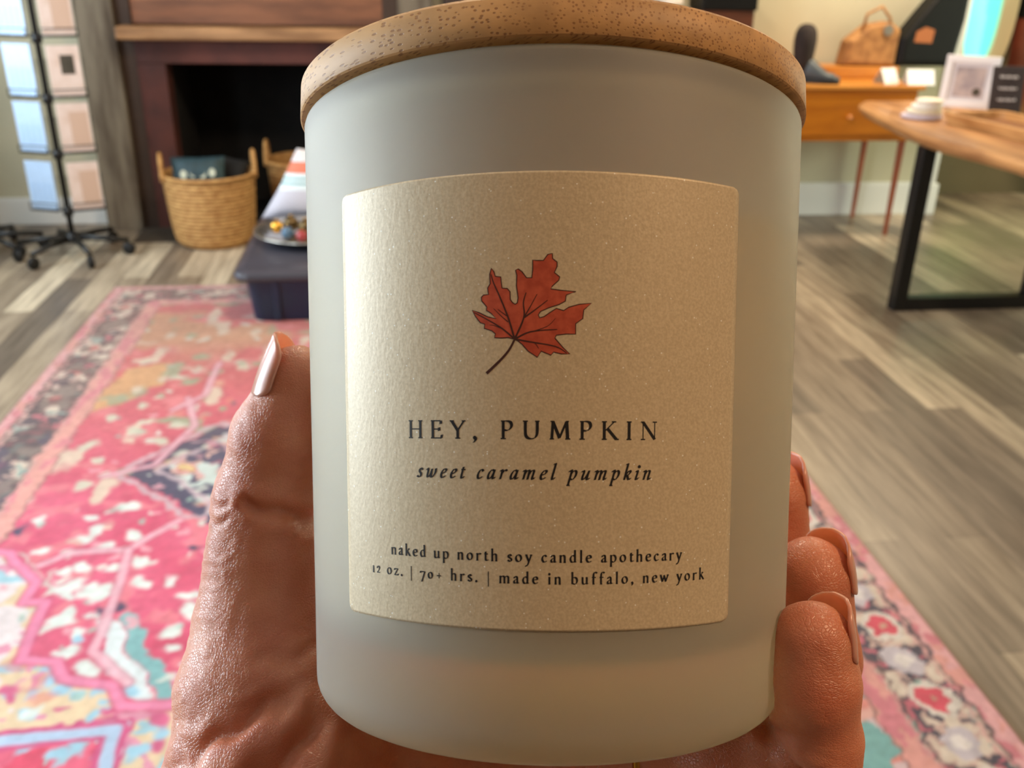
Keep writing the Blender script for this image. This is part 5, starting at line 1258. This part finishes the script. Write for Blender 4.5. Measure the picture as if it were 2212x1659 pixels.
def skin():
    m = bpy.data.materials.new('warm_skin'); m.use_nodes = True
    nt = m.node_tree; N = nt.nodes; L = nt.links; p = N['Principled BSDF']
    tc = N.new('ShaderNodeTexCoord')
    no = N.new('ShaderNodeTexNoise'); no.inputs['Scale'].default_value = 90; no.inputs['Detail'].default_value = 5
    L.new(tc.outputs['Object'], no.inputs['Vector'])
    rp = N.new('ShaderNodeValToRGB'); rp.color_ramp.elements[0].position = 0.32; rp.color_ramp.elements[1].position = 0.68
    rp.color_ramp.elements[0].color = (*srgb(206, 117, 84), 1); rp.color_ramp.elements[1].color = (*srgb(222, 143, 108), 1)
    L.new(no.outputs['Fac'], rp.inputs['Fac']); L.new(rp.outputs[0], p.inputs['Base Color'])
    p.inputs['Roughness'].default_value = 0.40
    p.inputs['Specular IOR Level'].default_value = 0.75
    p.inputs['Subsurface Weight'].default_value = 0.42
    p.inputs['Subsurface Radius'].default_value = (1.0, 0.32, 0.18)
    p.inputs['Subsurface Scale'].default_value = 0.0045
    wp = N.new('ShaderNodeMapping'); wp.inputs['Scale'].default_value = (1, 1, 1.6); wp.inputs['Rotation'].default_value = (0.5, 0.6, 0.4)
    L.new(tc.outputs['Object'], wp.inputs['Vector'])
    v = N.new('ShaderNodeTexVoronoi'); v.feature = 'DISTANCE_TO_EDGE'; v.inputs['Scale'].default_value = 1500
    L.new(wp.outputs[0], v.inputs['Vector'])
    mr = N.new('ShaderNodeMapRange'); mr.inputs['From Max'].default_value = 0.16; L.new(v.outputs['Distance'], mr.inputs['Value'])
    b1 = N.new('ShaderNodeBump'); b1.inputs['Strength'].default_value = 0.5; b1.inputs['Distance'].default_value = 0.00012
    L.new(mr.outputs[0], b1.inputs['Height'])
    st = N.new('ShaderNodeMapping'); st.inputs['Scale'].default_value = (0.35, 0.35, 1.5); st.inputs['Rotation'].default_value = (0.2, 0.75, 0)
    L.new(tc.outputs['Object'], st.inputs['Vector'])
    n2 = N.new('ShaderNodeTexNoise'); n2.inputs['Scale'].default_value = 520; n2.inputs['Detail'].default_value = 3
    L.new(st.outputs[0], n2.inputs['Vector'])
    b2 = N.new('ShaderNodeBump'); b2.inputs['Strength'].default_value = 0.32; b2.inputs['Distance'].default_value = 0.0003
    L.new(n2.outputs['Fac'], b2.inputs['Height']); L.new(b1.outputs[0], b2.inputs['Normal']); L.new(b2.outputs[0], p.inputs['Normal'])
    return m
me.materials.append(skin())
person = bpy.data.objects.new('person', me); C.objects.link(person); person.location = origin
tag(person, 'left hand of a person cupped round the candle jar, thumb up its left side', 'person')

nail_m = mat('natural_pink_nail', srgb(228, 152, 134), 0.26, spec=0.5, var=0.04, vscale=300)
_p = nail_m.node_tree.nodes['Principled BSDF']
_p.inputs['Subsurface Weight'].default_value = 0.6; _p.inputs['Subsurface Radius'].default_value = (1.0, 0.6, 0.45); _p.inputs['Subsurface Scale'].default_value = 0.004
def camv(x, y, z):
    v = np.array([x, y, z], float) @ CR; return Vector(v).normalized()
def nail(chain_, nrm, length, back, hw, rscale=1.02, droop=0.10, name='fingernail'):
    tip = Vector(chain_[0][:3]); ax = (tip - Vector(chain_[1][:3])).normalized(); r = chain_[0][3] * rscale
    nrm = (nrm - ax * nrm.dot(ax)).normalized(); side = ax.cross(nrm)
    nl, na = 18, 14; vs = []; fs = []
    for lay in (0.00035, -0.00025):
        for i in range(nl + 1):
            t = i / nl
            e = 1.0
            if t > 0.68: e = math.sqrt(max(0.0, 1 - ((t - 0.68) / 0.32) ** 2 * 0.92))
            if t < 0.22: e = math.sqrt(max(0.0, 1 - ((0.22 - t) / 0.22) ** 2 * 0.75))
            for j in range(na + 1):
                th = hw * e * (j / na * 2 - 1)
                rad = r * (1 - droop * t * t) + lay
                p = tip + ax * (-back + length * t) + nrm * (rad * math.cos(th)) + side * (rad * math.sin(th))
                vs.append(p - origin)
    w = na + 1; off = (nl + 1) * w
    for i in range(nl):
        for j in range(na):
            a = i * w + j; fs.append((a, a + 1, a + w + 1, a + w)); fs.append((off + a, off + a + w, off + a + w + 1, off + a + 1))
    for i in range(nl):
        for j in (0, na):
            a = i * w + j; fs.append((a, a + w, off + a + w, off + a))
    for j in range(na):
        for i in (0, nl):
            a = i * w + j; fs.append((a, off + a, off + a + 1, a + 1))
    o = MB().add(vs, fs).build(name, nail_m, person, True)
    return o
nail(HAND_THUMB, camv(-0.98, 0.10, 0.02), 0.0128, 0.0045, 1.15, 1.06, 0.18, 'thumbnail')
nail(HAND_INDEX, camv(0.90, -0.10, 0.38), 0.0108, 0.0028, 1.05, 1.03, 0.18)
nail(HAND_MIDDLE, camv(0.90, -0.10, 0.30), 0.0110, 0.0030, 1.05, 1.03, 0.18)
nail(HAND_RING, camv(0.92, -0.10, 0.30), 0.0100, 0.0030, 1.05, 1.03, 0.18)
# thin gold ring on the finger under the jar
rc, ra_, rb_ = [Vector(p) for p in HAND_RING_POS]
ax = (rb_ - ra_).normalized(); rot = ax.to_track_quat('Z', 'Y').to_matrix().to_4x4()
MB().tube([(0.0086 * math.cos(2 * PI * k / 40), 0.0086 * math.sin(2 * PI * k / 40), 0) for k in range(40)], 0.0009, 8, True,
          Matrix.Translation(rc - origin) @ rot).build('finger_ring', gold, person, True)
